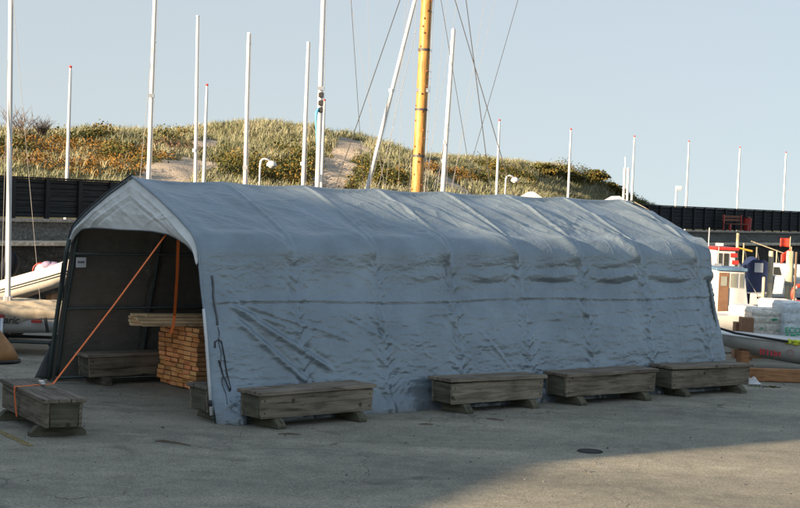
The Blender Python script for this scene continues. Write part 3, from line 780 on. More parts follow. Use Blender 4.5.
# back gable
def gable_poly(n=40):
    q = np.linspace(0, ATOT, n); t_, z, _, _ = profile(q)
    return list(zip(t_, z))
gp = gable_poly()
m = MB()
def backf(a_, b_):
    k = b_*(len(gp)-1); i = min(int(k), len(gp)-2); f = k-i
    t_ = gp[i][0]*(1-f)+gp[i+1][0]*f; z = gp[i][1]*(1-f)+gp[i+1][1]*f
    y = t_*(1-2*a_)*.96
    w_ = float(fbm(np.array([y*1.4]), np.array([z*1.4]), 6, 3)[0])*.12
    return Vector((LT-.06+w_, y, max(z-.01, .01)))
m.grid(backf, 60, 50); m.build('end_panel', MAT['tarp'], tent, smooth=True)
# front gable valance: from the arch down to the lower edge of the opening
low_t = np.array([-2.02, -1.94, -1.8, -1.6, -1.25, -.7, 0, .7, 1.1, 1.36, 1.6, 1.79, 1.93, 2.02])
low_z = np.array([2.06, 2.28, 2.40, 2.5, 2.53, 2.545, 2.55, 2.555, 2.54, 2.49, 2.42, 2.33, 2.22, 2.06])
half = [(t_, z) for t_, z in gp if z >= 2.06]
ht = np.array([h[0] for h in half])[::-1]; hz = np.array([h[1] for h in half])[::-1]
NU, NV = 220, 70
a_, b_ = np.meshgrid(np.linspace(-2.0, 2.0, NU), np.linspace(0, 1, NV), indexing='ij')
zt = np.interp(np.abs(a_), ht, hz)-.012; zl = np.minimum(np.interp(a_, low_t, low_z)+.005*np.sin(a_*4), zt-.002)
zz_ = zl+(zt-zl)*b_
wr = fbm(a_*2.2+zz_*1.5, zz_*2.2, 3, 4)*.07*np.sin(PI*b_)**.5
env = np.sin(PI*np.clip(b_*.92+.06, 0, 1))**.6
dist_r = (zt-zz_)*.92                                   # depth below the rafter line
for dd, am, wd in ((.10, .018, .022), (.23, .014, .02), (.30, -.012, .02)):
    pe = dist_r-dd-.03*fbm(a_*2.3, zz_*2, 19, 2); wr = wr+am*np.exp(-(pe/wd)**2)*env*(.5+.9*vnoise(a_*1.7+3, a_*0, 14))
for ang, off, am, wd in ((.62, -.1, .012, .03), (-.5, .9, .010, .025), (.2, -.9, .010, .03), (-.25, 1.2, .014, .025), (.1, .2, .008, .04)):
    pe = (zz_-2.8)*math.cos(ang)+(a_-off)*math.sin(ang)*.6+.07*fbm(a_*2, zz_*2, 19, 2); al = (a_-off)
    wr = wr+am*np.exp(-(pe/wd)**2)*np.exp(-(al/.45)**2)*env
wr = wr+fbm(a_*7+zz_*3, zz_*6, 23, 3)*.02*env
V_ = np.stack([(-.045-.05*np.sin(PI*b_)-wr).ravel(), (-a_).ravel(), zz_.ravel()], 1)
Fq = grid_faces(NU, NV)
val = np_mesh('gable_valance', V_, Fq, MAT['gable'], tent)
bm = bmesh.new(); bm.from_mesh(val.data); bm.faces.ensure_lookup_table()
if bm.faces[len(bm.faces)//2].normal.x > 0: bmesh.ops.reverse_faces(bm, faces=bm.faces)
bm.to_mesh(val.data); bm.free()
# dark hem along the lower valance edge and the rolled edge round the arch
m = MB(); m.tube([(-.05, -x, float(np.interp(x, low_t, low_z)+.005*math.sin(x*4))) for x in np.linspace(-1.95, 1.95, 60)], .010, 6); m.build('valance_hem', MAT['seam'], tent, smooth=True)
m = MB(); m.tube([(-.06, -t_*1.005, z+.012) for t_, z in gp][1:]+[(-.06, t_*1.005, z+.012) for t_, z in gp[::-1]][1:-1], .018, 8); m.build('edge_piping', MAT['tarp'], tent, smooth=True)
m = MB(); m.tube([(-.075, t_*1.012, z+.03) for t_, z in gp if z > 1.9], .014, 6); m.build('edge_piping', MAT['hem'], tent, smooth=True)
# steel frame: arches, purlins and base rails
for R_ in RIBS+[LT-.12]:
    m = MB(); ins = .05
    pts = [(R_+.02, -(t_-ins), max(z-ins*.6, .01)) for t_, z in gp[::2]]+[(R_+.02, (t_-ins), max(z-ins*.6, .01)) for t_, z in gp[::-2]]
    m.tube(pts, .028, 8); m.build('arch_tube', MAT['greensteel'], tent, smooth=True)
for (t_, z) in ((0, 3.24), (1.3, 2.73), (-1.3, 2.73), (1.9, 2.1), (-1.9, 2.1), (-2.2, 1.2), (2.2, 1.2)):
    m = MB(); m.tube([(0, -t_, z), (LT-.1, -t_, z)], .02, 8); m.build('purlin', MAT['greensteel'], tent, smooth=True)
for t_ in (2.42, -2.42):
    m = MB(); m.tube([(-.02, -t_, .06), (LT-.1, -t_, .06)], .026, 8); m.build('base_rail', MAT['greensteel'], tent, smooth=True)
# front legs outside the cloth
m = MB(); m.tube([(-.085, -2.515, .12), (-.085, -2.42, .6), (-.08, -2.30, 1.15), (-.075, -2.2, 1.55)], .021, 10); m.build('front_leg', MAT['alu'], tent, smooth=True)
m = MB(); m.tube([(-.09, -2.495, .24), (-.09, -2.475, .32)], .03, 10); m.build('pipe_clamp', MAT['black'], tent, smooth=True)
m = MB(); m.tube([(-.1, 2.50, .02), (-.1, 2.42, .5), (-.1, 2.2, 1.45), (-.1, 2.02, 2.1), (-.1, 1.93, 2.33)], .034, 8); m.build('front_leg', MAT['greensteel'], tent, smooth=True)
m = MB(); m.tube([(-.1, 2.46, .58), (-.1, 2.44, .66)], .05, 8); m.build('pipe_clamp', MAT['black'], tent, smooth=True)
m = MB()
m.grid(lambda a_, b_: Vector((-.06+.5*a_*(1-b_*.8)-.25*(1-b_), 2.52-.12*b_+.1*(1-b_), .02+b_*.75)), 6, 10); m.build('tie_flap', MAT['seam'], tent, smooth=True, solid=.004)
m = MB(); m.tube([(-.13, 2.08, 1.95), (-.16, 2.05, 1.7), (-.13, 2.02, 1.5), (-.1, 2.06, 1.38)], [.012, .02, .016, .006], 6); m.build('tie_cord', MAT['black'], tent, smooth=True)
# sticker inside on the left wall
sx, sz = .28, 1.98
st = MB(); st.box(.03, .20, 1.915, 1.925, sz-.10, sz+.06); st_o = st.build('maker_label', MAT['paper'], tent); st_o.rotation_euler = (0, 0, 0)
m = MB(); m.box(.05, .17, 1.909, 1.9145, sz-.03, sz-.0); m.build('printed_panel', MAT['ink'], st_o)
# seams of the side: vertical weld near the front, mid-height horizontal seam, little loop
def on_side(s_, q, lift=.012):
    t_, z, nt, nz = profile(np.array([q])); d = tarp_disp(np.array([s_]), np.array([q]), z, 1)*float(sstep(-.04, .25, np.array([s_]))[0]*.85+.15)
    return Vector((s_, -float(t_[0]+nt[0]*(d[0]+lift)), float(z[0]+nz[0]*(d[0]+lift))))
def zq(z): return float(np.interp(z, pf[:7, 1], arc[:7]))
m = MB(); m.tube([on_side(.13+.01*math.sin(k), zq(2.0-k*.075), .012) for k in range(10)], .014, 6); m.build('zip_seam', MAT['seam'], tent, smooth=True)
m = MB(); m.tube([on_side(.14+.012*math.sin(k*1.7), zq(1.3-k*.075), .006) for k in range(15)], .006, 5); m.build('zip_seam', MAT['seam'], tent, smooth=True)
m = MB(); m.tube([on_side(*p) for p in ((.06, zq(1.02)), (.07, zq(1.1)), (.13, zq(1.13)), (.17, zq(1.1)), (.19, zq(.9)), (.21, zq(.7)), (.24, zq(.45)), (.22, zq(.42)), (.16, zq(.62)), (.10, zq(.85)))], .008, 5); m.build('zip_seam', MAT['hem'], tent, smooth=True)
m = MB()
def qs(s_): return arc[2]+.62+.02*math.sin(s_*1.3)
m.tube([on_side(.35+k*.1, qs(.35+k*.1)+.004*math.sin(k*2.1), .001) for k in range(int((LT-.5)/.1))], .0035, 5); m.build('weld_seam', MAT['seam'], tent, smooth=True)

# ================================================================== BENCHES
def make_bench(lab, loc, rz, group):
    t = thing('timber_bench', lab, 'bench', loc, rz, group)
    L_, W_ = 1.0, .235
    m = MB(); m.box(-L_-.03, L_+.03, -W_-.035, W_+.035, .455, .505)
    m2 = MB()
    m2.box(-L_-.035, L_+.035, -W_-.04, -.085, .452, .505); m2.box(-L_-.025, L_+.04, -.078, .078, .452, .502); m2.box(-L_-.038, L_+.03, .085, W_+.04, .452, .504)
    m2.build('lid', MAT['oldlid'], t, bevel=.008)
    for y in (-1, 1):
        m = MB(); vs = []
        y0, y1 = (W_-.045)*y, W_*y
        for x, z, yy in ((-L_+.02, .135, y0), (L_-.02, .135, y0), (L_-.02, .135, y1), (-L_+.02, .135, y1), (-L_, .449, y0), (L_, .449, y0), (L_, .449, y1), (-L_, .449, y1)): vs.append((x, yy, z))
        m.add(vs, [(0, 3, 2, 1), (4, 5, 6, 7), (0, 1, 5, 4), (1, 2, 6, 5), (2, 3, 7, 6), (3, 0, 4, 7)]); m.build('side_board', MAT['oldwood'], t, bevel=.006)
    for x in (-1, 1):
        m = MB(); m.box(*(sorted((x*(L_-.055), x*(L_-.004)))), -W_+.047, W_-.047, .14, .449, 0, .012 if x else 0); m.build('end_board', MAT['footwood'], t, bevel=.005)
    for x in (-.72, .72):
        m = MB(); m.prism([(-W_-.13, 0), (W_+.13, 0), (W_+.13, .05), (W_+.04, .132), (-W_-.04, .132), (-W_-.13, .05)], x-.07, x+.07, 0, Matrix(((0, 0, 1, 0), (1, 0, 0, 0), (0, 1, 0, 0), (0, 0, 0, 1)))); m.build('foot', MAT['footwood'], t, bevel=.008)
    for x in (-.93, .93):
        for z in (.21, .38):
            m = MB(); m.tube([(x, -W_-.004, z), (x, -W_+.004, z)], .011, 8); m.build('bolt', MAT['iron'], t)
    m = MB(); m.box(-L_+.06, L_-.06, -W_+.05, W_-.05, .145, .17); m.build('bottom_board', MAT['footwood'], t)
    return t
GB = 'heavy weathered timber benches holding the tent down'
axis = Vector((math.sin(TYAW), math.cos(TYAW), 0)); nrm = Vector((math.cos(TYAW), -math.sin(TYAW), 0))
def bench_at(fl, rz, lab, proto_b, along=1.03, across=.275):
    """fl: front-left lid corner on the plane z=.5 (camera side), rz: direction of its length"""
    ax = Vector((math.cos(rz), math.sin(rz), 0)); nn = Vector((-math.sin(rz), math.cos(rz), 0))
    c = Vector((fl.x, fl.y, 0))+ax*along+nn*across
    if proto_b is None: return make_bench(lab, c, rz, GB)
    return dup(proto_b, c, rz, lab)
b2 = bench_at(flat(261, 393, .5), TROT+.06, 'weathered timber bench against the tent wall nearest its front corner', None)
b3 = bench_at(flat(451, 381, .5), TROT+.03, 'weathered timber bench against the middle of the tent wall', b2)
b4 = bench_at(flat(569, 374.5, .5), TROT-.0, 'weathered timber bench against the tent wall, third from the front corner', b2)
b5 = bench_at(flat(673, 368, .5), TROT-.02, 'weathered timber bench at the far end of the tent wall beside the dinghy', b2)
# bench in the left foreground: near end faces the camera
pn, pr, pfar = flat(45, 400, .5), flat(84, 399, .5), flat(1, 381, .5)
dirn = (pfar-pn); ang1 = math.atan2(dirn.y, dirn.x)
ax = Vector((math.cos(ang1), math.sin(ang1), 0)); nn = Vector((math.sin(ang1), -math.cos(ang1), 0))
if (pr-pn).dot(nn) < 0: nn = -nn
b1c = Vector((pn.x, pn.y, 0))+ax*1.03+nn*.275
b1 = dup(b2, b1c, ang1, 'weathered timber bench in the left foreground with an orange strap over it')
b6 = dup(b2, TL(.92, 2.14), TROT, 'timber bench inside the tent behind the right front leg, one end showing')
b7 = dup(b2, TL(1.27, -1.92), TROT, 'timber bench inside the tent along its dark left wall')
# vary lengths a little so that no two are twins
for b, sx_ in ((b3, .97), (b4, 1.05), (b5, 1.0), (b1, .98), (b7, 1.08)): b.scale = (sx_, 1, 1)
b7.scale = (1.06, .85, 1.0)
for k_, b in enumerate((b2, b3, b4, b5, b1)):
    for ch in b.children:
        if ch.name.startswith('lid'): ch.rotation_euler = ((.004, -.010, .008, -.005, .006)[k_], (-.006, .009, -.004, .010, -.008)[k_], (.010, -.014, .016, -.008, -.010)[k_]); ch.location = (0, 0, .006)

# ================================================================== TIMBER
cor = TL(1.45, -.47)
rows, cols = 13, 6
bw, bh = .205, .0755
Ls = 2.3
sg_r = random.Random(5)
plank_meshes = []
for k in range(5):
    L_ = Ls+sg_r.uniform(-.04, .04)
    m = MB(); m.box(0, L_, -bw/2+.004, bw/2-.004, .003, bh-.008)
    # end grain face gets its own material
    o = m.build('larch_plank', [MAT['stackwood'], MAT['endgrain']], bevel=.004)
    for p in o.data.polygons:
        if abs(p.normal.x) > .9: p.material_index = 1
    plank_meshes.append(o)
used = set()
for r_ in range(rows):
    for c_ in range(cols):
        k = sg_r.randrange(5); src = plank_meshes[k]
        if k in used: o = src.copy(); C.objects.link(o)
        else: o = src; used.add(k)
        jit = sg_r.uniform(-.025, .03)
        if r_ < 1 and c_ > 3: jit += .05
        p = TL(1.45+jit, -.47-bw*(c_+.5)+sg_r.uniform(-.004, .004), .02+r_*bh)
        o.location = p; o.rotation_euler = (0, 0, TROT+sg_r.uniform(-.004, .004))
        tag(o, 'orange brown sawn plank in the neat stack inside the tent, ends facing out', 'plank', 'larch planks in the stack inside the tent')
for k in range(5):
    if k not in used: bpy.data.objects.remove(plank_meshes[k])
ms = MB()
for x in (1.6, 2.6, 3.5): ms.box(x-.04, x+.04, .47, 1.7, .0, .019)
o = ms.build('stack_battens', MAT['footwood']); o.location = TC; o.rotation_euler = (0, 0, TROT); tag(o, 'thin battens on the asphalt under the plank stack', 'batten')
# long pale boards across the top
g2 = None; ztop = .02+rows*bh
dirl = TROT-.24
lr = random.Random(9); L0 = TL(.72, -1.47)
for r_ in range(4):
    for c_ in range(4):
        if r_ == 3 and c_ in (0, 3): continue
        nx = Vector((math.sin(dirl), -math.cos(dirl), 0)); axl = Vector((math.cos(dirl), math.sin(dirl), 0))
        m_ = Vector((L0.x, L0.y, 0))+nx*(c_*.128)+axl*lr.uniform(0, .16 if r_ < 3 else .35)
        if g2 is None:
            m = MB(); m.box(0, 2.9, -.06, .06, .002, .044); g2 = m.build('long_board', MAT['longwood'], bevel=.004); o = g2
        else: o = g2.copy(); C.objects.link(o)
        o.location = (m_.x, m_.y, ztop+r_*.046); o.rotation_euler = (0, 0, dirl+lr.uniform(-.008, .008))
        tag(o, 'long pale board lying loose on top of the plank stack, end sticking out', 'board', 'long boards on top of the plank stack')

# ================================================================== STRAPS
def ribbon(mb, pts, wdir, w_=.045, th=.004):
    pts = [Vector(p) for p in pts]; 
    for a_, b_ in zip(pts[:-1], pts[1:]):
        d = (b_-a_).normalized(); wv = Vector(wdir); wv = (wv-d*wv.dot(d)).normalized()*w_/2; nv_ = d.cross(wv).normalized()*th/2
        vs = [a_-wv-nv_, a_+wv-nv_, a_+wv+nv_, a_-wv+nv_, b_-wv-nv_, b_+wv-nv_, b_+wv+nv_, b_-wv+nv_]
        mb.add(vs, [(0, 3, 2, 1), (4, 5, 6, 7), (0, 1, 5, 4), (1, 2, 6, 5), (2, 3, 7, 6), (3, 0, 4, 7)])
def b1p(x, y, z):
    ca, sa = math.cos(ang1), math.sin(ang1); return Vector((b1c.x+(x*.98)*ca-y*sa, b1c.y+(x*.98)*sa+y*ca, z))
# foreground bench local frame: which y is the camera side?
front_sign = 1 if b1p(0, .3, 0).y < b1p(0, -.3, 0).y else -1
hx = (flat(53, 384, .51)-b1c); hxl = hx.x*ax.x+hx.y*ax.y; hyl = hx.x*-math.sin(ang1)+hx.y*math.cos(ang1)
st1 = thing('ratchet_strap', 'orange strap running from the gable down to the foreground bench', 'strap', b1p(hxl, hyl, .51))
m = MB(); o0 = Vector(st1.location)
topp = at(168.5, 231, 22.35)
hook = b1p(hxl, hyl, .515)
gx = (flat(11, 387, .51)-b1c); gxl = gx.x*ax.x+gx.y*ax.y
pe = b1p(gxl, front_sign*.30, .515)
# keep the strap on the lid: cross the lid from the hook to the front edge
pts = [topp, topp.lerp(hook, .5)-Vector((0, 0, .025)), hook]
ribbon(m, [p-o0 for p in pts], (.6, -.8, 0), .042)
ribbon(m, [hook-o0, pe-o0], (0, 1, 0), .045)
ribbon(m, [pe-o0, b1p(gxl, front_sign*.30, .44)-o0, b1p(gxl, front_sign*.262, .12)-o0], ax, .05)
m.build('webbing', MAT['strap'], st1)
rm = hook.lerp(pe, .3)-o0
m = MB(); m.box(-.07, .05, -.03, .03, 0, .03); m.box(-.02, .07, -.035, .035, .03, .05); ro = m.build('ratchet', MAT['ratchet'], st1, bevel=.006); ro.location = rm; ro.rotation_euler = (0, 0, ang1)
pA = at(178.5, 234, 22.25)
d_ = at(173, 332, 24.6)
st2 = thing('ratchet_strap', 'orange strap hanging straight down onto the pale boards on the stack', 'strap', (d_.x, d_.y, d_.z))
m = MB(); o0 = Vector(st2.location); pB = at(174.5, 316, 23.98)
ribbon(m, [pA-o0, pA.lerp(pB, .5)-o0+Vector((.01, 0, 0)), pB-o0, at(173.5, 325, 23.95)-o0, at(170.5, 333.5, 23.9)-o0], (1, 0, 0), .045)
m.build('webbing', MAT['strap'], st2)

# ================================================================== BOATS
def hull_mb(L_, B_, D_, bowfull=.0, transom=.7, rocker=.12, n=22, k=12, sheer=.15, flare=.1, pw=.75):
    """hull along local x, bow at +x; keel z=0, gunwale z=D"""
    m = MB()
    def half(a_):
        # half beam factor along the length
        if a_ < .5: return transom+(1-transom)*math.sin(PI/2*a_/.5)
        return max(0.0, math.cos(PI/2*((a_-.5)/.5)**(1.7+bowfull)))
    def fn(a_, b_):
        ang = (b_-.5)*PI
        hb_ = B_/2*half(a_); gun = D_+sheer*(a_**2)*D_
        keel = rocker*(a_**3)*D_*2.2
        z = gun-(gun-keel)*max(0, math.cos(ang))**pw
        y = math.sin(ang)*hb_*(1+flare*(0))
        return Vector((-L_/2+L_*a_+(.12*L_*max(0, (z/D_-.5))*a_**4), y, z))
    m.grid(fn, n, k)
    return m, half
def deck_mb(L_, B_, z0, D_, half, sheer, inset=.02, n=20, rise=0):
    m = MB()
    def fn(a_, b_):
        aa = .01+a_*.97; hb_ = (B_/2-inset)*half(aa); gun = D_+sheer*(aa**2)*D_+z0
        y = (b_*2-1)*hb_; return Vector((-L_/2+L_*aa+(.06*L_*aa**4), y, gun+rise*(1-(b_*2-1)**2)))
    m.grid(fn, n, 6); return m
def sailboat(lab, loc, rz, L_, B_, D_, hullmat='gel', mast=None, draft=.35, boom=True, cabin=True):
    t = thing('sailing_boat', lab, 'sailing boat', (loc[0], loc[1], -.95-draft), rz)
    m, hf = hull_mb(L_, B_, D_+draft); m.build('hull', MAT[hullmat], t, auto=True)
    deck_mb(L_, B_, 0, D_+draft, hf, .15, rise=.05).build('deck', MAT['gel'], t, smooth=True)
    m = MB(); m.box(-L_*.05, L_*.22, -B_*.28, B_*.28, D_+draft, D_+draft+.42, 0, -.0); 
    if cabin:
        co = m.build('cabin', MAT['gel'], t, bevel=.06)
        w_ = MB()
        for x in (0, L_*.1):
            for sgn in (-1, 1): w_.box(x, x+L_*.06, sgn*B_*.28-.004, sgn*B_*.28+.004, D_+draft+.2, D_+draft+.32)
        w_.build('window', MAT['glass'], co)
    m = MB(); m.box(-L_*.5-.03, -L_*.5+.03, -.12, .12, .1, D_+draft-.05); m.build('rudder', MAT['navy'], t)
    return t
def mast_part(t, base, top, r0, r1, mat, cap=None, boom=0, name='mast'):
    """base/top world points; stored local to the boat"""
    bpy.context.view_layer.update()
    inv = t.matrix_world.inverted()
    b_, t_ = inv @ Vector(base), inv @ Vector(top)
    m = MB(); m.tube([b_, b_.lerp(t_, .5), t_], [r0, r0*.95, r1], 12); mo = m.build(name, mat, t, auto=True)
    if boom:
        m = MB(); bb = b_.lerp(t_, .0)+Vector((0, 0, .6)); m.tube([bb, bb+Vector((-boom, 0, .05))], .04, 8); m.build('boom', MAT['alugrey'], t, smooth=True)
    return mo, inv
def stays(t, inv, pairs, r=.010, mat='wire'):
    for a_, b_ in pairs:
        m = MB(); m.tube([inv @ Vector(a_), inv @ Vector(b_)], r, 5); m.build('stay', MAT[mat], t)
def boat_with_mast(lab, px_b, py_b, px_t, py_t, Y, rz, L_, B_, r0, r1, mat='alu', boom=1.8, hullmat='gel', cap=True, draft=.35, ext=0):
    """mast line through two pixels at depth Y; ext lengthens it above the picture"""
    A = at(px_b, py_b, Y); Bt = at(px_t, py_t, Y); d = (Bt-A).normalized()
    foot = A-d*((A.z-(-.35))/d.z); top = Bt+d*ext
    t = sailboat(lab, (foot.x, foot.y), rz, L_, B_, .55, hullmat, draft=draft)
    mo, inv = mast_part(t, foot, top, r0, r1, MAT[mat], boom=boom)
    if cap:
        sp_z = foot+(top-foot)*.55; m = MB(); q_ = inv @ sp_z; hw_ = .34 if ext else .22
        m.box(q_.x-hw_*.35, q_.x-hw_*.25, q_.y-r0, q_.y+r0, q_.z-.12, q_.z-.02); m.build('cleat', MAT['steel'], t)
        m = MB(); o_ = Vector((r0*1.25, 0, 0)); b0_ = foot+o_-Vector((0, .06, 0)); t0_ = top+o_*.8-Vector((0, .06, 0))
        m.tube([inv @ b0_, inv @ (b0_.lerp(t0_, .5)+Vector((.02, 0, 0))), inv @ t0_], .005, 4); m.build('halyard', MAT['palewire'], t)
    m = MB(); il = inv @ top
    m.box(il.x-.04, il.x+.04, il.y-.04, il.y+.04, il.z, il.z+.04); m.build('masthead', MAT['alugrey'], t, bevel=.01)
    return t, inv, foot, top
yd = PI/2
t, inv, f_, tp = boat_with_mast('moored sailing boat, white mast rising over the front ridge of the tent', 148.5, 178, 155, 0, 41.0, yd+.1, 4.6, 1.55, .062, .05, ext=2.5)
stays(t, inv, [(at(147, 170, 40.2), at(153.5, 0, 40.8)), (at(140, 178, 39.5), at(153, 40, 40.9))], .007, 'palewire')
t, inv, f_, tp = boat_with_mast('moored sailing boat with a plain white mast above the sandy slope', 195.3, 180, 197.8, 17, 46.4, WANG, 3.6, 1.4, .058, .045)
t, inv, f_, tp = boat_with_mast('moored sailing boat, white mast before the thicket, left of the dome lamp', 245, 182, 249, 34, 41.2, yd-.05, 4.6, 1.55, .062, .05)
stays(t, inv, [(at(243, 180, 40.5), at(248, 40, 41.1))], .006, 'palewire')
t, inv, f_, tp = boat_with_mast('moored sailing boat with a cream mast just left of the tall grey mast', 303, 186, 308.5, 43, 49, WANG+.05, 4.2, 1.5, .07, .055)
t, inv, f_, tp = boat_with_mast('moored sailing boat with a tall two-tone grey mast and blue rope', 317.5, 187, 323.5, 0, 41.4, yd+.03, 5.0, 1.6, .075, .06, 'alugrey', ext=3)
for py_ in (95, 103, 110):
    m = MB()
    c = inv @ at(320.0+(103-py_)*.03, py_, 41.3); m.box(c.x-.07, c.x+.07, c.y-.09, c.y+.05, c.z-.07, c.z+.07); m.build('spreader_fitting', MAT['black'], t, bevel=.02)
m = MB(); m.tube([inv @ at(319, 108, 41.25), inv @ at(316.5, 113, 41.2), inv @ at(316, 120, 41.2), inv @ at(316.6, 150, 41.2), inv @ at(317, 186, 41.2)], [.02, .05, .03, .006, .005], 6); m.build('halyard', MAT['blue'], t, smooth=True)
t, inv, f_, tp = boat_with_mast('moored sailing boat with its white mast leaning strongly to the right', 367, 189, 415, 0, 50.5, WANG, 4.6, 1.6, .07, .06, ext=3, boom=0)
stays(t, inv, [(at(378, 189, 50.2), at(416, 30, 50.4))], .008, 'palewire')
t, inv, f_, tp = boat_with_mast('moored sailing boat with a short white mast right of the wooden one', 442.5, 193, 453.5, 30, 47, WANG, 4.4, 1.5, .075, .06)
stays(t, inv, [(at(436, 193, 46.2), at(449, 118, 47)), (at(434, 190, 46.3), at(446, 135, 47))], .008, 'palewire')
# old wooden ketch: pine mast, yard and the big spread of stays
t, inv, f_, tp = boat_with_mast('old cutter with a thick knotty pine mast and many stays', 417, 190, 427, 0, 39.8+1.6, yd, 6.2, 2.1, .165, .15, 'pine', ext=3.0, boom=0, hullmat='geldirty')
km = MB(); kr = random.Random(3)
axisd = (tp-f_).normalized()
for i in range(26):
    hgt_ = EYE-.2+i*.23+kr.uniform(-.08, .08); p = f_+axisd*((hgt_-f_.z)/axisd.z); th = -PI/2+kr.uniform(-1.2, 1.2)
    c = p+Vector((math.cos(th)*.158, math.sin(th)*.158, 0)); q_ = inv @ c
    km = MB(); km.sphere(q_, .024, .024, .03, 7, 5); km.build('knot', MAT['knot'], t, smooth=True)
for hb_ in (4.35, 5.6, 7.2):
    p = f_+axisd*((hb_-f_.z)/axisd.z); m = MB(); m.tube([inv @ (p-axisd*.03), inv @ (p+axisd*.03)], .172, 14); m.build('mast_band', MAT['wire'], t, auto=True)
yz = tp.z-.4
yl, yr = at(340, 0, 41.4), at(540, 0, 41.4)
yard = [Vector((yl.x, 41.3, yz)), Vector((yr.x+.6, 41.3, yz))]
m = MB(); m.tube([inv @ yard[0], inv @ yard[0].lerp(yard[1], .5), inv @ yard[1]], [.04, .07, .04], 8); m.build('yard', MAT['pine'], t, smooth=True)
def ext_line(a_, b_, Y=41.3):
    """stay through two pixels, run down to the deck and up to the yard"""
    A = at(a_[0], a_[1], Y); Bt = at(b_[0], b_[1], Y); d = (Bt-A); 
    up = A+d*((yz-A.z)/d.z); dn = A+d*((-.3-A.z)/d.z); return (dn, up)
darks = [((355, 130), (400, 0)), ((361, 150), (351, 0)), ((501, 155), (455, 0)), ((486, 155), (466, 0)), ((475, 150), (518, 0)), ((467, 155), (441, 0))]
stays(t, inv, [ext_line(*d) for d in darks[:1]+darks[2:4]], .012, 'wire')
stays(t, inv, [ext_line(*d) for d in darks[1:2]+darks[4:]], .008, 'wire')
pales = [((378, 150), (352, 10)), ((371, 190), (368, 0)), ((399, 170), (405, 0)), ((410, 190), (416, 0)), ((390, 150), (409, 0)), ((425, 190), (432, 0)),
         ((428, 180), (447, 0)), ((460, 150), (495, 0)), ((452, 190), (485, 0)), ((424, 190), (447, 60))]
stays(t, inv, [ext_line(*d) for d in pales], .0042, 'palewire')

# fishing boats on the right
def cabin_boat():
    a_ = at(724.5, 270, 39.5); b_ = at(752.5, 271, 39.5)
    x0, x1 = a_.x, b_.x; zt = a_.z
    wl = -.95; t = thing('cabin_boat', 'white cabin boat with a brown door and pale blue roof edge, just past the tent', 'boat', ((x0+x1)/2+.2, 41.1, wl-.3), 0)
    ox, oy, oz = t.location; L_ = 5.6
    m, hf = hull_mb(L_, 1.9, 1.25); ho = m.build('hull', MAT['gel'], t, auto=True); ho.location = (.8, 0, 0)
    d = deck_mb(L_, 1.9, 0, 1.23, hf, .15).build('deck', MAT['gel'], t, smooth=True); d.location = (.8, 0, 0)
    X0, X1 = x0-ox, x1-ox; zb = 1.2; ZT = zt-oz
    cab = MB(); cab.prism([(X0, zb), (X1+.25, zb), (X1, ZT-.05), (X0, ZT-.05)], -.72, .72, 0, Matrix(((1, 0, 0, 0), (0, 0, -1, 0), (0, 1, 0, 0), (0, 0, 0, 1)))); c = cab.build('cabin', MAT['gel'], t, bevel=.02)
    m = MB(); m.box(X0-.05, X1+.06, -.82, .82, ZT-.05, ZT+.03); m.build('roof', MAT['bluetrim'], t, bevel=.015)
    dr = MB(); dr.box(X0+.05, X0+.31, -.75, -.722, zb+.0, ZT-.1); do = dr.build('door', MAT['brown'], t)
    g = MB(); g.box(X0+.10, X0+.26, -.765, -.752, ZT-.45, ZT-.2); g.build('window', MAT['paleglass'], do)
    for (wa, wb) in ((.35, .53), (.60, .69)):
        fr = MB(); fr.box(X0+wa-.02, X0+wb+.02, -.735, -.7225, ZT-.5, ZT-.1); fo = fr.build('window_frame', MAT['alugrey'], t)
        g = MB(); g.box(X0+wa, X0+wb, -.745, -.736, ZT-.48, ZT-.12); g.build('pane', MAT['paleglass'], fo)
    # rails and sloping stem pieces on the foredeck
    m = MB()
    for k in range(5):
        xx = X1+.3+k*.3; m.tube([(xx, -.6, 1.25), (xx, -.6, 1.62)], .012, 5)
    m.tube([(X1+.2, -.6, 1.62), (X1+1.6, -.6, 1.66)], .014, 5); m.build('hand_rail', MAT['steel'], t)
    m = MB(); m.prism([(X1+.02, 1.2), (X1+.5, 1.2), (X1+.1, 1.75), (X1+.02, 1.75)], -.6, .6, 0, Matrix(((1, 0, 0, 0), (0, 0, -1, 0), (0, 1, 0, 0), (0, 0, 0, 1)))); m.build('windscreen', MAT['gel'], t, bevel=.03)
    m = MB(); m.tube([(X0+.2, .2, ZT), (X0+.2, .2, ZT+.55)], .012, 5); m.box(X0+.12, X0+.28, .1, .3, ZT+.03, ZT+.1); m.build('antenna', MAT['steel'], t)
    for xx in (X1+.45, X1+1.3, X1+2.1):
        m = MB(); m.tube([(xx, -.93, 1.25), (xx, -.98, 1.15), (xx, -.99, .85), (xx, -.98, .8)], [.01, .06, .06, .02], 8); m.build('fender', MAT['bluetrim'], t, smooth=True)
    m = MB(); m.box(-2.0, 3.2, -.955, -.94, 1.02, 1.07); m.build('rubbing_strake', MAT['bluetrim'], t)
    m = MB(); m.tube([(X1+.1, -.5, ZT-.2), (X1+.9, -.62, 1.5), (X1+1.7, -.6, 1.66)], .012, 5); m.tube([(X1+.6, -.3, 1.4), (X1+.75, -.35, 1.95)], .02, 6); m.build('rigging', MAT['palewire'], t)
    m = MB(); m.box(X1+.55, X1+1.35, -.4, .5, 1.3, 1.5); m.build('engine_box', MAT['bluegrey'], t, bevel=.07)
    return t
cabin_boat()
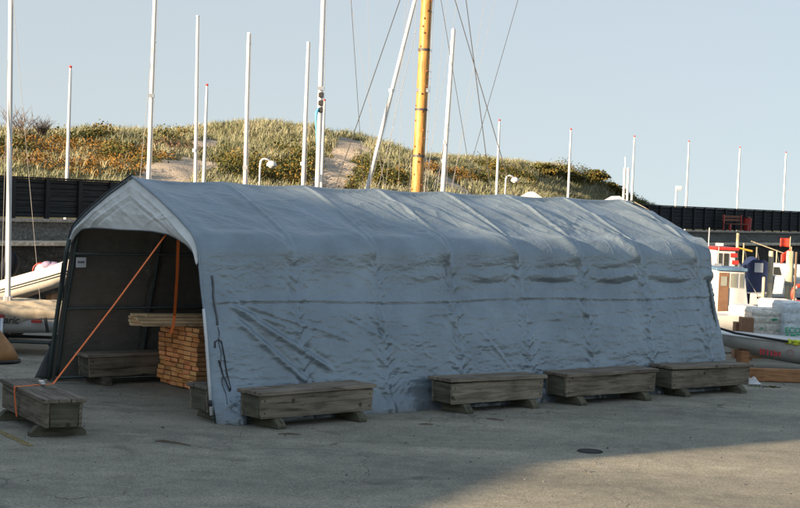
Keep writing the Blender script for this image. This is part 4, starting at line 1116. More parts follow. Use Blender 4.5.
def red_boat():
    a_ = at(715, 247, 45); b_ = at(739, 247, 45)
    t = thing('fishing_boat', 'white fishing boat with a red-edged wheelhouse and ochre boom', 'boat', ((a_.x+b_.x)/2, 46, -1.25), .1)
    hw = (b_.x-a_.x)/2; zt = a_.z+1.25; L_ = 6
    m, hf = hull_mb(L_, 2.2, 1.5); m.build('hull', MAT['gel'], t, auto=True)
    deck_mb(L_, 2.2, 0, 1.48, hf, .15).build('deck', MAT['geldirty'], t, smooth=True)
    m = MB(); m.box(-hw+.03, hw-.08, -.7, .7, 1.45, zt-.09); w_ = m.build('wheelhouse', MAT['gel'], t, bevel=.03)
    m = MB(); m.box(-hw-.04, hw, -.8, .8, zt-.09, zt+.0); m.build('roof', MAT['red'], t, bevel=.02)
    for x0, x1 in ((-hw+.07, -hw+.2), (-hw+.26, -hw+.4)):
        fr = MB(); fr.box(x0, x1, -.725, -.702, zt-.55, zt-.18); fo = fr.build('window', MAT['glass'], t)
    m = MB()
    for k in range(4): 
        z0 = zt-.17-k*.21; m.box(hw-.24+.05*k, hw-.04+.05*k-.0, -.735, -.704, z0-.12, z0)
    m.build('red_stripes', MAT['red'], t)
    m = MB(); m.tube([(hw+.12, -.2, 1.3), (hw+.12, -.2, zt+.42)], .045, 8); m.build('mast', MAT['pile'], t)
    m = MB(); m.tube([(hw+.12, -.3, zt-.02), (hw+.55, -.3, zt-.10)], .03, 8); m.build('boom', MAT['yellow'], t)
    m = MB(); m.tube([(hw+.5, -.3, zt+.2), (hw+1.6, -.3, zt-.15)], .016, 6); m.build('boat_hook', MAT['pile'], t)
    m = MB(); m.box(-.1, .06, -.15, .15, zt+.02, zt+.1); m.tube([(-.35, 0, zt), (-.35, 0, zt+.55)], .015, 5); m.build('radar', MAT['gel'], t)
    return t
red_boat()
def blue_boat():
    c = at(752, 265, 50)
    t = thing('canopy_boat', 'motor boat under a royal blue canopy with a grey plastic window', 'boat', (c.x, 50, -1.2), .05)
    L_ = 4.6; m, hf = hull_mb(L_, 1.9, 1.2); m.build('hull', MAT['gel'], t, auto=True)
    deck_mb(L_, 1.9, 0, 1.18, hf, .15).build('deck', MAT['gel'], t, smooth=True)
    zt = c.z+1.2
    m = MB(); m.grid(lambda a_, b_: Vector((-.42+.84*a_+.0, -.8+1.6*b_, 1.2+(zt+.28-1.2)*(math.sin(PI*(.06+.88*a_))**.5)*(1-.25*abs(2*b_-1)**3))), 20, 14); m.build('canopy', MAT['bluecloth'], t, smooth=True, solid=.01)
    m = MB(); m.prism([(-.42, 1.2), (.42, 1.2), (.38, zt+.08), (.2, zt+.2), (-.2, zt+.2), (-.38, zt+.05)], -.795, -.78, 0, Matrix(((1, 0, 0, 0), (0, 0, 1, 0), (0, 1, 0, 0), (0, 0, 0, 1)))); co = m.build('canopy_side', MAT['bluecloth'], t)
    m = MB(); m.box(-.14, .14, -.812, -.80, zt-.2, zt+.1); m.build('window', MAT['greyplastic'], co)
    m = MB(); m.sphere((-.72, -.4, zt-.08), .26, .3, .2, 14, 8); m.sphere((-.5, -.5, zt-.25), .2, .2, .2, 12, 8); m.sphere((-.95, -.4, zt-.3), .2, .2, .2, 12, 8); m.build('sail_bag', MAT['sailcover'], t, smooth=True)
blue_boat()
def yacht(lab, px, py, Y, L_, B_, rz, stripe='black', draft=.3, D_=1.1):
    c = at(px, py, Y); t = thing('motor_yacht', lab, 'boat', (c.x, Y, -.95-draft), rz)
    m, hf = hull_mb(L_, B_, D_+draft, sheer=.2); m.build('hull', MAT['gel'], t, auto=True)
    deck_mb(L_, B_, 0, D_+draft-.01, hf, .2).build('deck', MAT['gel'], t, smooth=True)
    z0 = D_+draft
    m = MB(); m.prism([(-L_*.22, z0-.05), (L_*.28, z0-.05), (L_*.12, z0+.5), (-L_*.2, z0+.55)], -B_*.3, B_*.3, 0, Matrix(((1, 0, 0, 0), (0, 0, -1, 0), (0, 1, 0, 0), (0, 0, 0, 1)))); ca = m.build('cabin', MAT['gel'], t, bevel=.06)
    for k in range(4):
        x = -L_*.17+k*L_*.085
        for sg_ in (-1, 1):
            g = MB(); g.prism([(x, z0+.12), (x+L_*.05, z0+.12), (x+L_*.035, z0+.4), (x-.0, z0+.4)], sg_*B_*.3-.006, sg_*B_*.3+.006, 0, Matrix(((1, 0, 0, 0), (0, 0, -1, 0), (0, 1, 0, 0), (0, 0, 0, 1)))); g.build('window', MAT['glass'], ca)
    m = MB()
    for sg_ in (-1, 1): m.box(-L_*.48, L_*.2, sg_*B_*.49-.01, sg_*B_*.49+.01, D_+draft-.14, D_+draft-.08)
    m.build('rubbing_strake', MAT['navy'], t)
    m = MB()
    for k in range(6): m.tube([(L_*.1+k*.25, -B_*.3*(1-k*.12), z0), (L_*.1+k*.25, -B_*.3*(1-k*.12), z0+.45)], .012, 5)
    m.tube([(L_*.1, -B_*.3, z0+.45), (L_*.1+1.25, -B_*.12, z0+.48)], .012, 5); m.build('hand_rail', MAT['steel'], t)
    return t
yacht('white motor yacht with a row of dark windows between the two mooring piles', 782, 262, 55, 6.2, 2.0, .12, D_=1.85)
yacht('white motor boat lying low in front of the thick mooring pile', 790, 290, 45.2, 5.2, 1.7, .0, D_=.55)
yacht('white hulled boat at the right edge with its high bow behind the pile', 803, 262, 49.5, 4.5, 1.9, .3, D_=1.6)
# twin ladder mast on another boat
c = at(626, 196, 75)
t = thing('gantry_boat', 'far boat with a twin white ladder mast at the end of the dune', 'boat', (c.x, 75, -1.3), WANG)
m, hf = hull_mb(7, 2.4, 1.8); m.build('hull', MAT['gel'], t, auto=True); deck_mb(7, 2.4, 0, 1.8, hf, .15).build('deck', MAT['gel'], t, smooth=True)
bpy.context.view_layer.update(); inv = t.matrix_world.inverted()
pts = [(624.8, 168), (628.6, 168)]
for (px, py) in pts:
    T_ = at(px, py, 75); B_ = Vector((T_.x, 75, .6)); m = MB(); m.tube([inv @ B_, inv @ T_], .06, 8); m.build('mast', MAT['alu'], t)
m = MB()
for py in range(170, 200, 6): m.tube([inv @ at(624.6, py, 75), inv @ at(628.6, py, 75)], .025, 5)
m.tube([inv @ at(624.9, 168, 75), inv @ at(625.3, 157, 75)], .012, 5); m.build('rungs', MAT['alugrey'], t)
# crates and fish boxes on the quay edge between the tent and the pallets
for k_, (px_, py_, Y_, mt_, lab_) in enumerate(((716, 330, 36.0, 'bluetrim', 'blue fish box beside the tent corner on the quay edge'), (722, 334, 34.6, 'geldirty', 'grey fish box in front of the white skiff'), (735, 312, 36.8, 'orangered', 'orange fish box standing before the cabin boat'))):
    c = at(px_, py_, Y_); t = thing('fish_box', lab_, 'box', (c.x, Y_, 0), .2*k_, 'fish boxes on the quay edge')
    m = MB(); h_ = .3
    for b_ in ((-.33, .33, -.22, -.19), (-.33, .33, .19, .22), (-.33, -.3, -.19, .19), (.3, .33, -.19, .19)): m.box(b_[0], b_[1], b_[2], b_[3], .03, h_)
    m.box(-.3, .3, -.19, .19, .0, .029); m.build('crate_body', MAT[mt_], t)
    m = MB(); m.box(-.36, .36, -.245, -.2205, h_-.05, h_); m.build('rim', MAT[mt_], t, bevel=.01)
# small antenna masts and gear of the boats further back
for px_, py0_, py1_, Y_, lab_ in ((744, 243, 262, 52, 'thin bare mast of the boat behind the blue canopy'), (757, 247, 262, 53, 'short varnished mast right of the blue canopy'), (777, 250, 268, 56, 'thin mast behind the brown mooring pile')):
    a_ = at(px_, py0_, Y_); t = thing('rowing_boat', lab_+', standing in a small white boat', 'boat', (a_.x, Y_, -1.15), WANG)
    m, hf9 = hull_mb(3.4, 1.3, .75); m.build('hull', MAT['gel'], t, auto=True); deck_mb(3.4, 1.3, 0, .74, hf9, .15).build('deck', MAT['geldirty'], t, smooth=True)
    m = MB(); m.tube([(0, 0, .7), (0, 0, a_.z+1.15)], .028, 8); m.build('mast', MAT['pile'], t, smooth=True)
    m = MB(); m.tube([(0, 0, a_.z+1.1), (1.3, 0, .8)], .006, 4); m.build('stay', MAT['palewire'], t)
# mooring piles
def pile(lab, px, py, Y, r, top=None):
    c = at(px, py, Y); t = thing('mooring_pile', lab, 'mooring pile', (c.x, Y, -2.5), 0, 'wooden mooring piles in the basin')
    h_ = c.z+2.5; m = MB(); m.tube([(0, 0, 0), (0, 0, h_*.5), (0, 0, h_-.04), (0, 0, h_)], [r*1.05, r, r*.93, r*.8], 14); m.build('timber', MAT['pile'], t, auto=True)
    m = MB(); m.tube([(0, 0, h_-.95), (0, 0, h_-.90)], r*1.08, 14); m.build('rope_band', MAT['palewire'], t)
pile('thick grey green mooring pile with rope, near the right edge', 790.5, 251, 42.5, .115)
pile('thin brown mooring pile left of the thick one', 771.5, 251, 46.5, .085)
pile('short mooring pile stub beside the foredeck of the cabin boat', 764, 277, 43.5, .05)
# flags near the thick pile
def flag(lab, px0, py0, px1, py1, Y, tilt=0):
    a_ = at(px0, py0, Y); b_ = at(px1, py1, Y); w_, h_ = b_.x-a_.x, a_.z-b_.z
    t = thing('marker_flag', lab, 'flag', (b_.x, Y, -.3), 0, 'red marker flags on canes beside the mooring pile')
    m = MB(); m.tube([(0, 0, 0), (0, 0, a_.z+.35)], .012, 6); m.build('cane', MAT['pile'], t)
    z1 = a_.z+.3
    m = MB(); m.grid(lambda a__, b__: Vector((-w_*(a__), .05*math.sin(a__*5+tilt)*a__, z1-h_*b__-tilt*w_*a__)), 10, 6); m.build('cloth', MAT['orangered'], t, smooth=True, solid=.006)
flag('upper red marker flag beside the thick mooring pile', 780, 238, 790, 247, 43.5)
flag('lower drooping red marker flag half behind the thick mooring pile', 781, 248, 791, 258, 43, .6)
# red survival suit and lifebuoy on the right edge
c = at(801, 297, 41); t = thing('life_buoy', 'orange red lifebuoy hung on a thin dark post at the right edge', 'lifebuoy', (c.x, 41, 0))
m = MB(); m.tube([Vector((.23*math.cos(k*PI/12), 0, c.z-.02+.23*math.sin(k*PI/12)+.1)) for k in range(25)], .055, 8); m.build('ring', MAT['orangered'], t, smooth=True)
for k in range(4):
    m = MB(); a0 = k*PI/2+.6; m.tube([Vector((.23*math.cos(a0+j*.1), 0, c.z+.08+.23*math.sin(a0+j*.1))) for j in range(4)], .059, 8); m.build('white_band', MAT['gel'], t, smooth=True)
c = at(796.5, 252, 40.6); t = thing('signal_post', 'thin dark post carrying a coil of red rope at the right edge', 'post', (c.x, 40.6, -1.5))
m = MB(); m.tube([(0, 0, 0), (0, 0, c.z+1.5)], .03, 8); m.build('pole', MAT['bark'], t)
m = MB(); 
for k in range(4): m.tube([(.06+.05*math.cos(j*PI/6), -.06-k*.02, 2.05-k*.05+.28*math.sin(j*PI/6)) for j in range(13)], .02, 6)
m.build('rope_coil', MAT['orangered'], t, smooth=True)
c = at(799, 232, 56); t = thing('turquoise_board', 'narrow turquoise board on a post at the right edge below the black wall', 'sign', (c.x+.32, 56, -1.5))
m = MB(); m.tube([(0, .05, 0), (0, .05, c.z+1.5)], .04, 8); m.build('pole', MAT['steel'], t)
m = MB(); m.box(-.2, .6, -.02, .02, c.z+1.5-.4, c.z+1.5+.35); m.build('panel', MAT['turq'], t, bevel=.01)

# ================================================================== RIGHT FOREGROUND: dinghy, beam, pallets
dg = thing('dinghy', 'pale grey dinghy with red lettering lying on the quay in front of the wrapped pallets', 'dinghy', (0, 0, 0))
A = at(722, 352, 31.2); Bq = at(810, 352, 31.2)
dg.location = (8.05, 31.2, .11); dg.rotation_euler = (0, -.035, PI-.10)
def dinghy_mesh():
    L_, B_, D_ = 3.4, 1.35, .50
    m, hf = hull_mb(L_, B_, D_, bowfull=.5, transom=.82, rocker=.35, n=30, k=18, sheer=.10); return m, hf, L_, B_, D_
m, hf, L_, B_, D_ = dinghy_mesh(); m.build('hull', MAT['geldirty'], dg, smooth=True)
deck_mb(L_, B_, 0, D_, hf, .10, .02, rise=.05).build('deck', MAT['gel'], dg, smooth=True)
m = MB(); pts = []
for a_ in [i/30 for i in range(31)]:
    hb_ = B_/2*hf(a_); pts.append(Vector((-L_/2+L_*a_+.06*L_*a_**4, hb_, D_+.10*a_*a_*D_+.005)))
m.tube(pts, .022, 6); m.tube([Vector((p.x, -p.y, p.z)) for p in pts], .022, 6); m.build('gunwale', MAT['gel'], dg, smooth=True)
txt_rot = (PI/2-.12, 0, PI)
def hull_text(x, z, s_, size, mat, nm='lettering'):
    a_ = (x+L_/2)/L_; hb_ = B_/2*hf(a_)
    # height fraction -> y on the hull
    gun = D_+.10*(a_**2)*D_; keel = .35*(a_**3)*D_*2.2; ang = math.acos(max(0, min(1, (gun-z)/(gun-keel)))**(1/.75)); y = math.sin(ang)*hb_
    return text_obj(nm, s_, size, mat, dg, (x, y+.012, z), (PI/2-.25, 0, PI), .003)
hull_text(.52, .30, 'imsi', .27, MAT['redtext'])
m = MB(); m.tube([Vector((.13+.055*math.cos(k*PI/9), .665, .31+.055*math.sin(k*PI/9))) for k in range(19)], .008, 5); m.build('round_emblem', MAT['palered'], dg)
# spar lying along the boat + yellow-green cloth
sp_ = thing('black_spar', 'long dark spar lying over the dinghy from the tent corner', 'spar', at(706, 324, 29.8))
m = MB(); o0 = sp_.location.copy(); m.tube([Vector((0, 0, 0)), at(735, 333, 30.2)-o0, at(788, 341.5, 30.4)-o0], [.02, .028, .03], 8); m.build('tube', MAT['black'], sp_, smooth=True)
m = MB(); m.tube([at(735, 332, 30.19)-o0, at(788, 340.3, 30.39)-o0], .012, 6); m.build('luff_rope', MAT['alugrey'], sp_, smooth=True)
lm = at(795, 342, 30.5)
t = thing('crumpled_cloth', 'crumpled yellow green cloth on the dinghy at the right edge', 'cloth', lm)
m = MB(); cr_r = random.Random(2)
for k in range(9): m.sphere((cr_r.uniform(-.14, .2), cr_r.uniform(-.08, .08), cr_r.uniform(-.04, .04)), .07, .06, .035, 8, 6)
m.build('folds', MAT['lime'], t, smooth=False)
# support block and timber beam
c = flat(731, 362, 0); t = thing('support_block', 'upright rust coloured timber block under the bow of the dinghy', 'block', (7.0, 30.9, 0), .2)
m = MB(); m.box(-.09, .09, -.12, .12, 0, .40); m.build('timber', MAT['plank'], t, bevel=.008)
pL = flat(742, 381, 0); pR = flat(812, 383.5, 0)
t = thing('timber_beam', 'long brown timber beam on the ground in front of the dinghy', 'beam', ((pL.x+pR.x)/2, (pL.y+pR.y)/2, 0), math.atan2(pR.y-pL.y, pR.x-pL.x))
Lb = (pR-pL).length/2; m = MB(); m.box(-Lb, Lb+1.0, 0, .12, .01, .25); m.build('timber', MAT['plank'], t, bevel=.006)
c = flat(752, 384, 0); t = thing('plastic_bag', 'crumpled white plastic bag on the asphalt before the timber beam', 'bag', (c.x, c.y, 0))
m = MB(); m.grid(lambda a_, b_: Vector(((a_-.5)*.34, (b_-.5)*.3, .012+max(0, 1-((a_-.5)**2+(b_-.5)**2)*5)*.11*(.5+random.random()))), 9, 8); m.build('film', MAT['gel'], t, smooth=False)
c = flat(764, 387, 0); t = thing('weed_tuft', 'thin strip of moss and weeds on the asphalt beside the white bag', 'weeds', (c.x, c.y, .0))
nc = 20; V_, Q_ = leaves(rng.uniform(-.28, .28, nc), rng.uniform(-.05, .05, nc), np.full(nc, .0), np.full(nc, .06), np.full(nc, .03), 14, .012); np_mesh('leaves', V_, Q_, MAT['thicket'], t, False)
def pack(lab, px0, px1, py0, Y, depth, mat, rows_=5, txt=None, seed=1):
    a_ = at(px0, py0, Y); b_ = at(px1, py0, Y); w_ = b_.x-a_.x; h_ = a_.z-.14
    t = thing('wrapped_pallet', lab, 'pallet', ((a_.x+b_.x)/2, Y+depth/2, 0))
    m = MB()
    for y in (-depth/2, -.07, depth/2-.14): m.box(-w_/2, w_/2, y, y+.14, 0, .10)
    for x in range(5): xx = -w_/2+x*(w_-.1)/4; m.box(xx, xx+.1, -depth/2, depth/2, .102, .138)
    m.build('pallet', MAT['plank'], t)
    r_ = random.Random(seed)
    # load: lumpy stacked sacks under film: a box whose faces bulge per layer
    m = MB(); nr = rows_*8
    def fn(a__, b__):
        ang = a__*4; k = int(ang) % 4; f = ang-int(ang) if a__ < 1 else 0
        cs = [(-1, -1), (1, -1), (1, 1), (-1, 1), (-1, -1)]; p0, p1 = cs[k], cs[k+1]
        x = (p0[0]+(p1[0]-p0[0])*f)*w_/2; y = (p0[1]+(p1[1]-p0[1])*f)*depth/2
        z = b__*h_; lay = abs(math.sin(PI*b__*rows_)); s_ = .97+.03*lay**.5
        n = float(fbm(np.array([x*4+y*3+seed]), np.array([z*5]), 5, 3)[0])*.07
        s_ += n; s_ *= (1-.10*max(0, b__-.92)/.08)
        return Vector((x*s_, y*s_, .142+z))
    m.grid(fn, 72, nr)
    m.grid(lambda a__, b__: Vector(((a__-.5)*w_*.88, (b__-.5)*depth*.88, .142+h_+.02*float(fbm(np.array([a__*5.]), np.array([b__*5.]), 3, 2)[0]))), 14, 10)
    lo = m.build('wrapped_load', mat, t, smooth=True)
    if txt:
        for (s_, sx_, sz_, sz) in txt: text_obj('lettering', s_, sz, MAT['green'], t, (sx_, -depth/2-.05, sz_), (PI/2, 0, 0), .002)
    for k in range(8):
        m = MB(); x = r_.uniform(-.42, .42)*w_; z = r_.uniform(.35, .98)*h_; l_ = r_.uniform(.03, .12); m.box(x, x+l_, -depth/2-.046, -depth/2-.044, z, z+r_.uniform(.012, .045)); m.build('green_print', MAT['green'], t)
    return t
pack('film-wrapped pallet of sacks right of the cardboard box', 752.5, 783, 309, 33.6, 1.0, MAT['filmbeige'], 6, None, 3)
pack('tall bluish film-wrapped pallet marked ECO at the right edge', 784.5, 812, 303, 33.3, 1.1, MAT['filmblue'], 5, [('ECO', -.10, .66, .17), ('®', .08, .5, .1)][:1], 5)
pack('white film-wrapped pallet behind the cardboard box', 738, 760, 306, 35.3, 1.0, MAT['film'], 5, None, 9)
pack('white film-wrapped pallet standing behind, under the cabin boat foredeck', 768, 795, 300, 35.6, 1.0, MAT['film'], 5, None, 12)
a_ = at(743.5, 318, 32.9); b_ = at(754.5, 335, 32.9)
t = thing('cardboard_box', 'brown cardboard box left of the wrapped pallets', 'box', ((a_.x+b_.x)/2, 33.0, 0))
w_ = b_.x-a_.x; m = MB(); m.box(-w_/2, w_/2, 0, .35, b_.z-.5, a_.z); m.build('carton', MAT['carton'], t, bevel=.005)
m = MB(); m.box(-w_/2, w_/2, .02, .33, 0, b_.z-.502); m.build('crate', MAT['plank'], t)
a_ = at(738, 320, 33.2); t = thing('cardboard_box', 'smaller low brown carton leaning left of the taller box', 'box', (a_.x+.08, 33.3, 0))
m = MB(); m.box(-.1, .1, 0, .3, 0, a_.z-.06); m.build('carton', MAT['carton'], t, bevel=.005)
# white skiff on the quay edge between tent and pallets
c = at(728, 318, 35.4)
t = thing('skiff', 'small white skiff behind the tent corner, left of the pallets', 'skiff', (c.x-.2, 35.4, .18), .25)
m, hf2 = hull_mb(3.0, 1.2, .62); m.build('hull', MAT['gel'], t, auto=True); deck_mb(3.0, 1.2, 0, .6, hf2, .15).build('deck', MAT['gel'], t, smooth=True)
m = MB(); m.box(-.9, -.6, -.5, .5, -.18, .1); m.box(.5, .8, -.4, .4, -.18, .12); m.build('chock', MAT['plank'], t)

# ================================================================== LEFT: boats on trailers
def trailer(t, L_, z, y0=0):
    m = MB(); m.tube([(-L_/2, -.5+y0, z), (L_/2-.4, -.5+y0, z), (L_/2+.5, y0, z)], .035, 6); m.tube([(-L_/2, .5+y0, z), (L_/2-.4, .5+y0, z), (L_/2+.5, y0, z)], .035, 6)
    for x in (-L_/2+.1, 0, L_/2-.5): m.tube([(x, -.5+y0, z), (x, .5+y0, z)], .03, 6)
    m.build('trailer_frame', MAT['greensteel'], t, smooth=True)
    for y in (-.62, .62):
        m = MB(); m.tube([(-.3, y+y0-.07, .2), (-.3, y+y0+.07, .2)], .2, 18); w_ = m.build('wheel', MAT['black'], t, auto=True)
        h_ = MB(); h_.tube([(-.3, y+y0-.075, .2), (-.3, y+y0+.075, .2)], .09, 12); h_.build('hub', MAT['steel'], w_, auto=True)
# covered dinghy with its mast
cd = thing('covered_dinghy', 'white dinghy on a trailer under a crumpled beige cover, its mast standing', 'dinghy', (-7.7, 29.0, 0), 0)
L_, B_, D_ = 4.2, 1.35, .46
m, hf = hull_mb(L_, B_, D_, bowfull=.4, transom=.8, n=30, k=26, sheer=.08, pw=.38); ho = m.build('hull', MAT['gel'], cd, smooth=True); ho.location = (0, 0, .33)
m = MB()
def cov(a_, b_):
    aa = .0+a_; hb_ = (B_/2+.03)*max(.05, hf(aa)); s_ = b_*2-1; gun = .33+D_+.08*aa*aa*D_
    drop = .16+.05*math.sin(a_*23)+.03*math.sin(a_*61)
    if abs(s_) > .8: y = math.copysign(hb_+.01, s_); z = gun-(abs(s_)-.8)/.2*drop+.02
    else: y = s_/.8*hb_; z = gun+.02+.20*(1-(s_/.8)**2)**.8*(.7+.3*math.cos(a_*3-1))
    n = float(fbm(np.array([a_*16.+s_*5]), np.array([s_*5.]), 7, 4)[0]); z += n*.11; y += n*.05*np.sign(s_)
    return Vector((-L_/2+L_*aa+(.05*L_*aa**4), y, z))
m.grid(cov, 90, 34); m.build('cover', MAT['tarpbeige'], cd, smooth=True)
trailer(cd, 3.6, .24)
# transport post
c = at(2, 318, 28.2); m = MB(); m.tube([(c.x+7.7, -.8, 0), (c.x+7.7, -.8, c.z)], .035, 8); m.build('support_post', MAT['steel'], cd, smooth=True)
tx = at(13, 318.5, 28.25)
text_obj('lettering', 'aric', .19, MAT['blacktext'], cd, (tx.x+7.7-.02, -.80, tx.z-.03), (PI/2, 0, 0), .003, .25)
tx = at(36.5, 321.5, 28.25); m = MB(); m.box(tx.x+7.7-.09, tx.x+7.7+.09, -.792, -.69, tx.z-.025, tx.z+.025); m.build('red_mark', MAT['red'], cd)
tx = at(-1, 317, 28.25); m = MB(); m.box(tx.x+7.7-.09, tx.x+7.7+.09, -.792, -.69, tx.z-.045, tx.z+.045); m.build('red_mark', MAT['red'], cd)
tx = at(46, 330, 28.2); m = MB(); m.tube([(tx.x+7.7-.03, -.76, tx.z+.22), (tx.x+7.7, -.78, tx.z+.1), (tx.x+7.7+.03, -.76, tx.z-.05)], .03, 6); m.build('tie_cord', MAT['black'], cd)
bpy.context.view_layer.update()
A = at(8, 296, 28.75); Bt = at(11, 0, 28.75); dd = (Bt-A).normalized()
mo, inv = mast_part(cd, A-dd*.35, Bt+dd*2.2, .052, .042, MAT['alu'])
mf = MB(); q_ = inv @ A; mf.box(q_.x-.07, q_.x+.07, q_.y-.07, q_.y+.07, q_.z-.35, q_.z-.0); mf.build('mast_foot', MAT['steel'], cd, bevel=.01)
stays(cd, inv, [(at(5, 262, 28.6), at(8.5, 100, 28.7)), (at(40, 300, 28.6), at(13, 0, 28.72)), (at(1, 300, 28.6), at(8, 60, 28.7))], .004, 'palewire')
# inflatable on its own trailer behind
rb = thing('inflatable_boat', 'cream inflatable boat with a dark rubbing line, bow raised, behind the covered dinghy', 'inflatable boat', (-7.6, 31.1, 0), 0)
rot = math.atan2(1.51-1.01, 1.26)*.82
def rp(x, y, z=0): return Vector((x*math.cos(rot), y, 1.12+x*math.sin(rot)+z))
pts = []; rr_ = []
for k in range(41):
    f = k/40
    if f < .35: x = -1.6+f/.35*2.3; y = -.62
    elif f > .65: x = -1.6+(1-f)/.35*2.3; y = .62
    else: th = (f-.35)/.3*PI-PI/2; x = .7+.85*math.cos(th); y = .62*math.sin(th)
    pts.append(rp(x, y, .10*max(0, x-.7))); rr_.append(.215 if 0 < k < 40 else .12)
m = MB(); m.tube(pts, rr_, 16); m.build('tube', MAT['hypalon'], rb, smooth=True)
for dz in (.0, -.05):
    m = MB(); off = [Vector((p.x+ (.21 if i_ in range(14, 27) else 0)*math.cos((i_/40-.35)/.3*PI-PI/2), p.y+(-.21 if i_ < 14 else .21 if i_ > 26 else .21*math.sin((i_/40-.35)/.3*PI-PI/2)), p.z+.03+dz)) for i_, p in enumerate(pts)]
    m.tube(off, .012 if dz else .016, 6); m.build('rubbing_line', MAT['black'], rb, smooth=True)
m = MB(); m.grid(lambda a_, b_: rp(-1.5+2.7*a_, (b_*2-1)*.55*(1 if a_ < .7 else 1-((a_-.7)/.3)**2*.8), -.12-.22*(1-(b_*2-1)**2)*(1-a_*.6)), 16, 10); m.build('floor', MAT['hypalon'], rb, smooth=True)
m = MB(); m.add([rp(-1.5, -.45, -.3), rp(-1.5, .45, -.3), rp(-1.5, .45, .2), rp(-1.5, -.45, .2), rp(-1.44, -.45, -.3), rp(-1.44, .45, -.3), rp(-1.44, .45, .2), rp(-1.44, -.45, .2)], [(0, 1, 2, 3), (4, 7, 6, 5), (0, 4, 5, 1), (2, 6, 7, 3), (1, 5, 6, 2), (0, 3, 7, 4)]); m.build('transom', MAT['plank'], rb)
trailer(rb, 3.0, .42)
m = MB()
for x in (-1.0, .6): m.box(x-.05, x+.05, -.4, .4, .44, .85+x*.2)
m.build('cradle', MAT['plank'], rb)
c = at(9, 262, 31); om = thing('outboard_motor', 'outboard motor under a navy cover at the stern of the inflatable', 'outboard motor', (c.x, 30.95, 0))
m = MB(); m.grid(lambda a_, b_: Vector((.19*math.cos(a_*2*PI)*(math.sin(PI*(.12+.86*b_))**.6)+.06*b_, .16*math.sin(a_*2*PI)*(math.sin(PI*(.12+.86*b_))**.6), c.z-.28+.5*b_)), 16, 12); m.build('cover', MAT['navy'], om, smooth=True)
m = MB(); m.tube([(0, 0, c.z-.25), (-.03, 0, c.z-.9)], [.07, .05], 8); m.box(-.12, .1, -.015, .015, c.z-1.0, c.z-.82); m.build('shaft', MAT['black'], om)
c = at(14, 241, 31.3); t = thing('brown_rope', 'brown rope end hanging beside the tall left mast above the outboard', 'rope', (c.x, 28.6, 0))
m = MB(); cc = at(13, 244, 28.6); m.tube([Vector((cc.x-c.x, 0, cc.z-.10+.0)), Vector((cc.x-c.x+.03, 0, cc.z-.18)), Vector((cc.x-c.x+.04, 0, cc.z-.27))], [.035, .03, .02], 6); m.build('strands', MAT['tarpbeige'], t, smooth=True)
bpy.data.objects.remove(t.children[0]); bpy.data.objects.remove(t)
c = at(47, 276, 31); t = thing('fender', 'round white fender with a red line resting in the inflatable', 'fender', (c.x-.05, 30.85, c.z+.10))
m = MB(); m.sphere((0, 0, .02), .17, .16, .15, 16, 10); bo = m.build('buoy_body', MAT['gel'], t, smooth=True)
m = MB(); m.tube([(.165*math.cos(k*PI/10)-.02, -.08, .02+.15*math.sin(k*PI/10)) for k in range(3, 12)], .013, 6); m.build('red_line', MAT['red'], t, smooth=True)
c = at(55, 274, 31); t = thing('folded_cloth', 'folded lilac cloth in the bow of the inflatable beside the fender', 'cloth', (c.x, 30.8, c.z+.16))
m = MB(); m.sphere((0, 0, 0), .2, .15, .1, 10, 7); m.sphere((-.1, -.05, .03), .13, .1, .08, 9, 6); m.build('folds', MAT['purple'], t, smooth=True)
# orange-brown buoy lying on its rim at the left edge
c = flat(-4, 362, 0); t = thing('conical_buoy', 'faded orange brown conical buoy with a dark rim, cut by the left edge', 'buoy', (c.x, c.y, 0))
m = MB(); m.tube([(0, 0, .05), (0, 0, .25), (-.02, 0, .5), (-.04, 0, .62)], [.40, .30, .12, .05], 24, 0); m.build('cone_body', MAT['cone'], t, smooth=True)
m = MB(); m.tube([(.40*math.cos(k*PI/14), .40*math.sin(k*PI/14), .035) for k in range(29)], .032, 8); m.build('rim', MAT['black'], t, smooth=True)

# ================================================================== GROUND DETAIL
def decal(name, pts, mat, label, cat, z=.004):
    m = MB(); m.add([Vector((p.x, p.y, z)) for p in pts], [tuple(range(len(pts)))]); return tag(m.build(name, mat), label, cat)
y0, y1 = flat(-4, 430), flat(31, 446); dv = (y1-y0).normalized(); pv = Vector((-dv.y, dv.x, 0))*.05
decal('painted_line', [y0-pv, y1-pv, y1+pv, y0+pv], MAT['worn'], 'worn yellow painted line on the asphalt by the foreground bench', 'road marking')
c = flat(590, 451.5); t = thing('manhole_cover', 'dark round iron cover in the asphalt at the edge of the sunlit patch', 'manhole cover', (c.x, c.y, 0))
m = MB(); m.tube([(0, 0, .001), (0, 0, .008)], .145, 28); m.build('lid', MAT['iron'], t)
m = MB(); m.tube([(.16*math.cos(k*PI/16), .16*math.sin(k*PI/16), .004) for k in range(33)], .008, 5); m.build('rim', MAT['iron'], t)
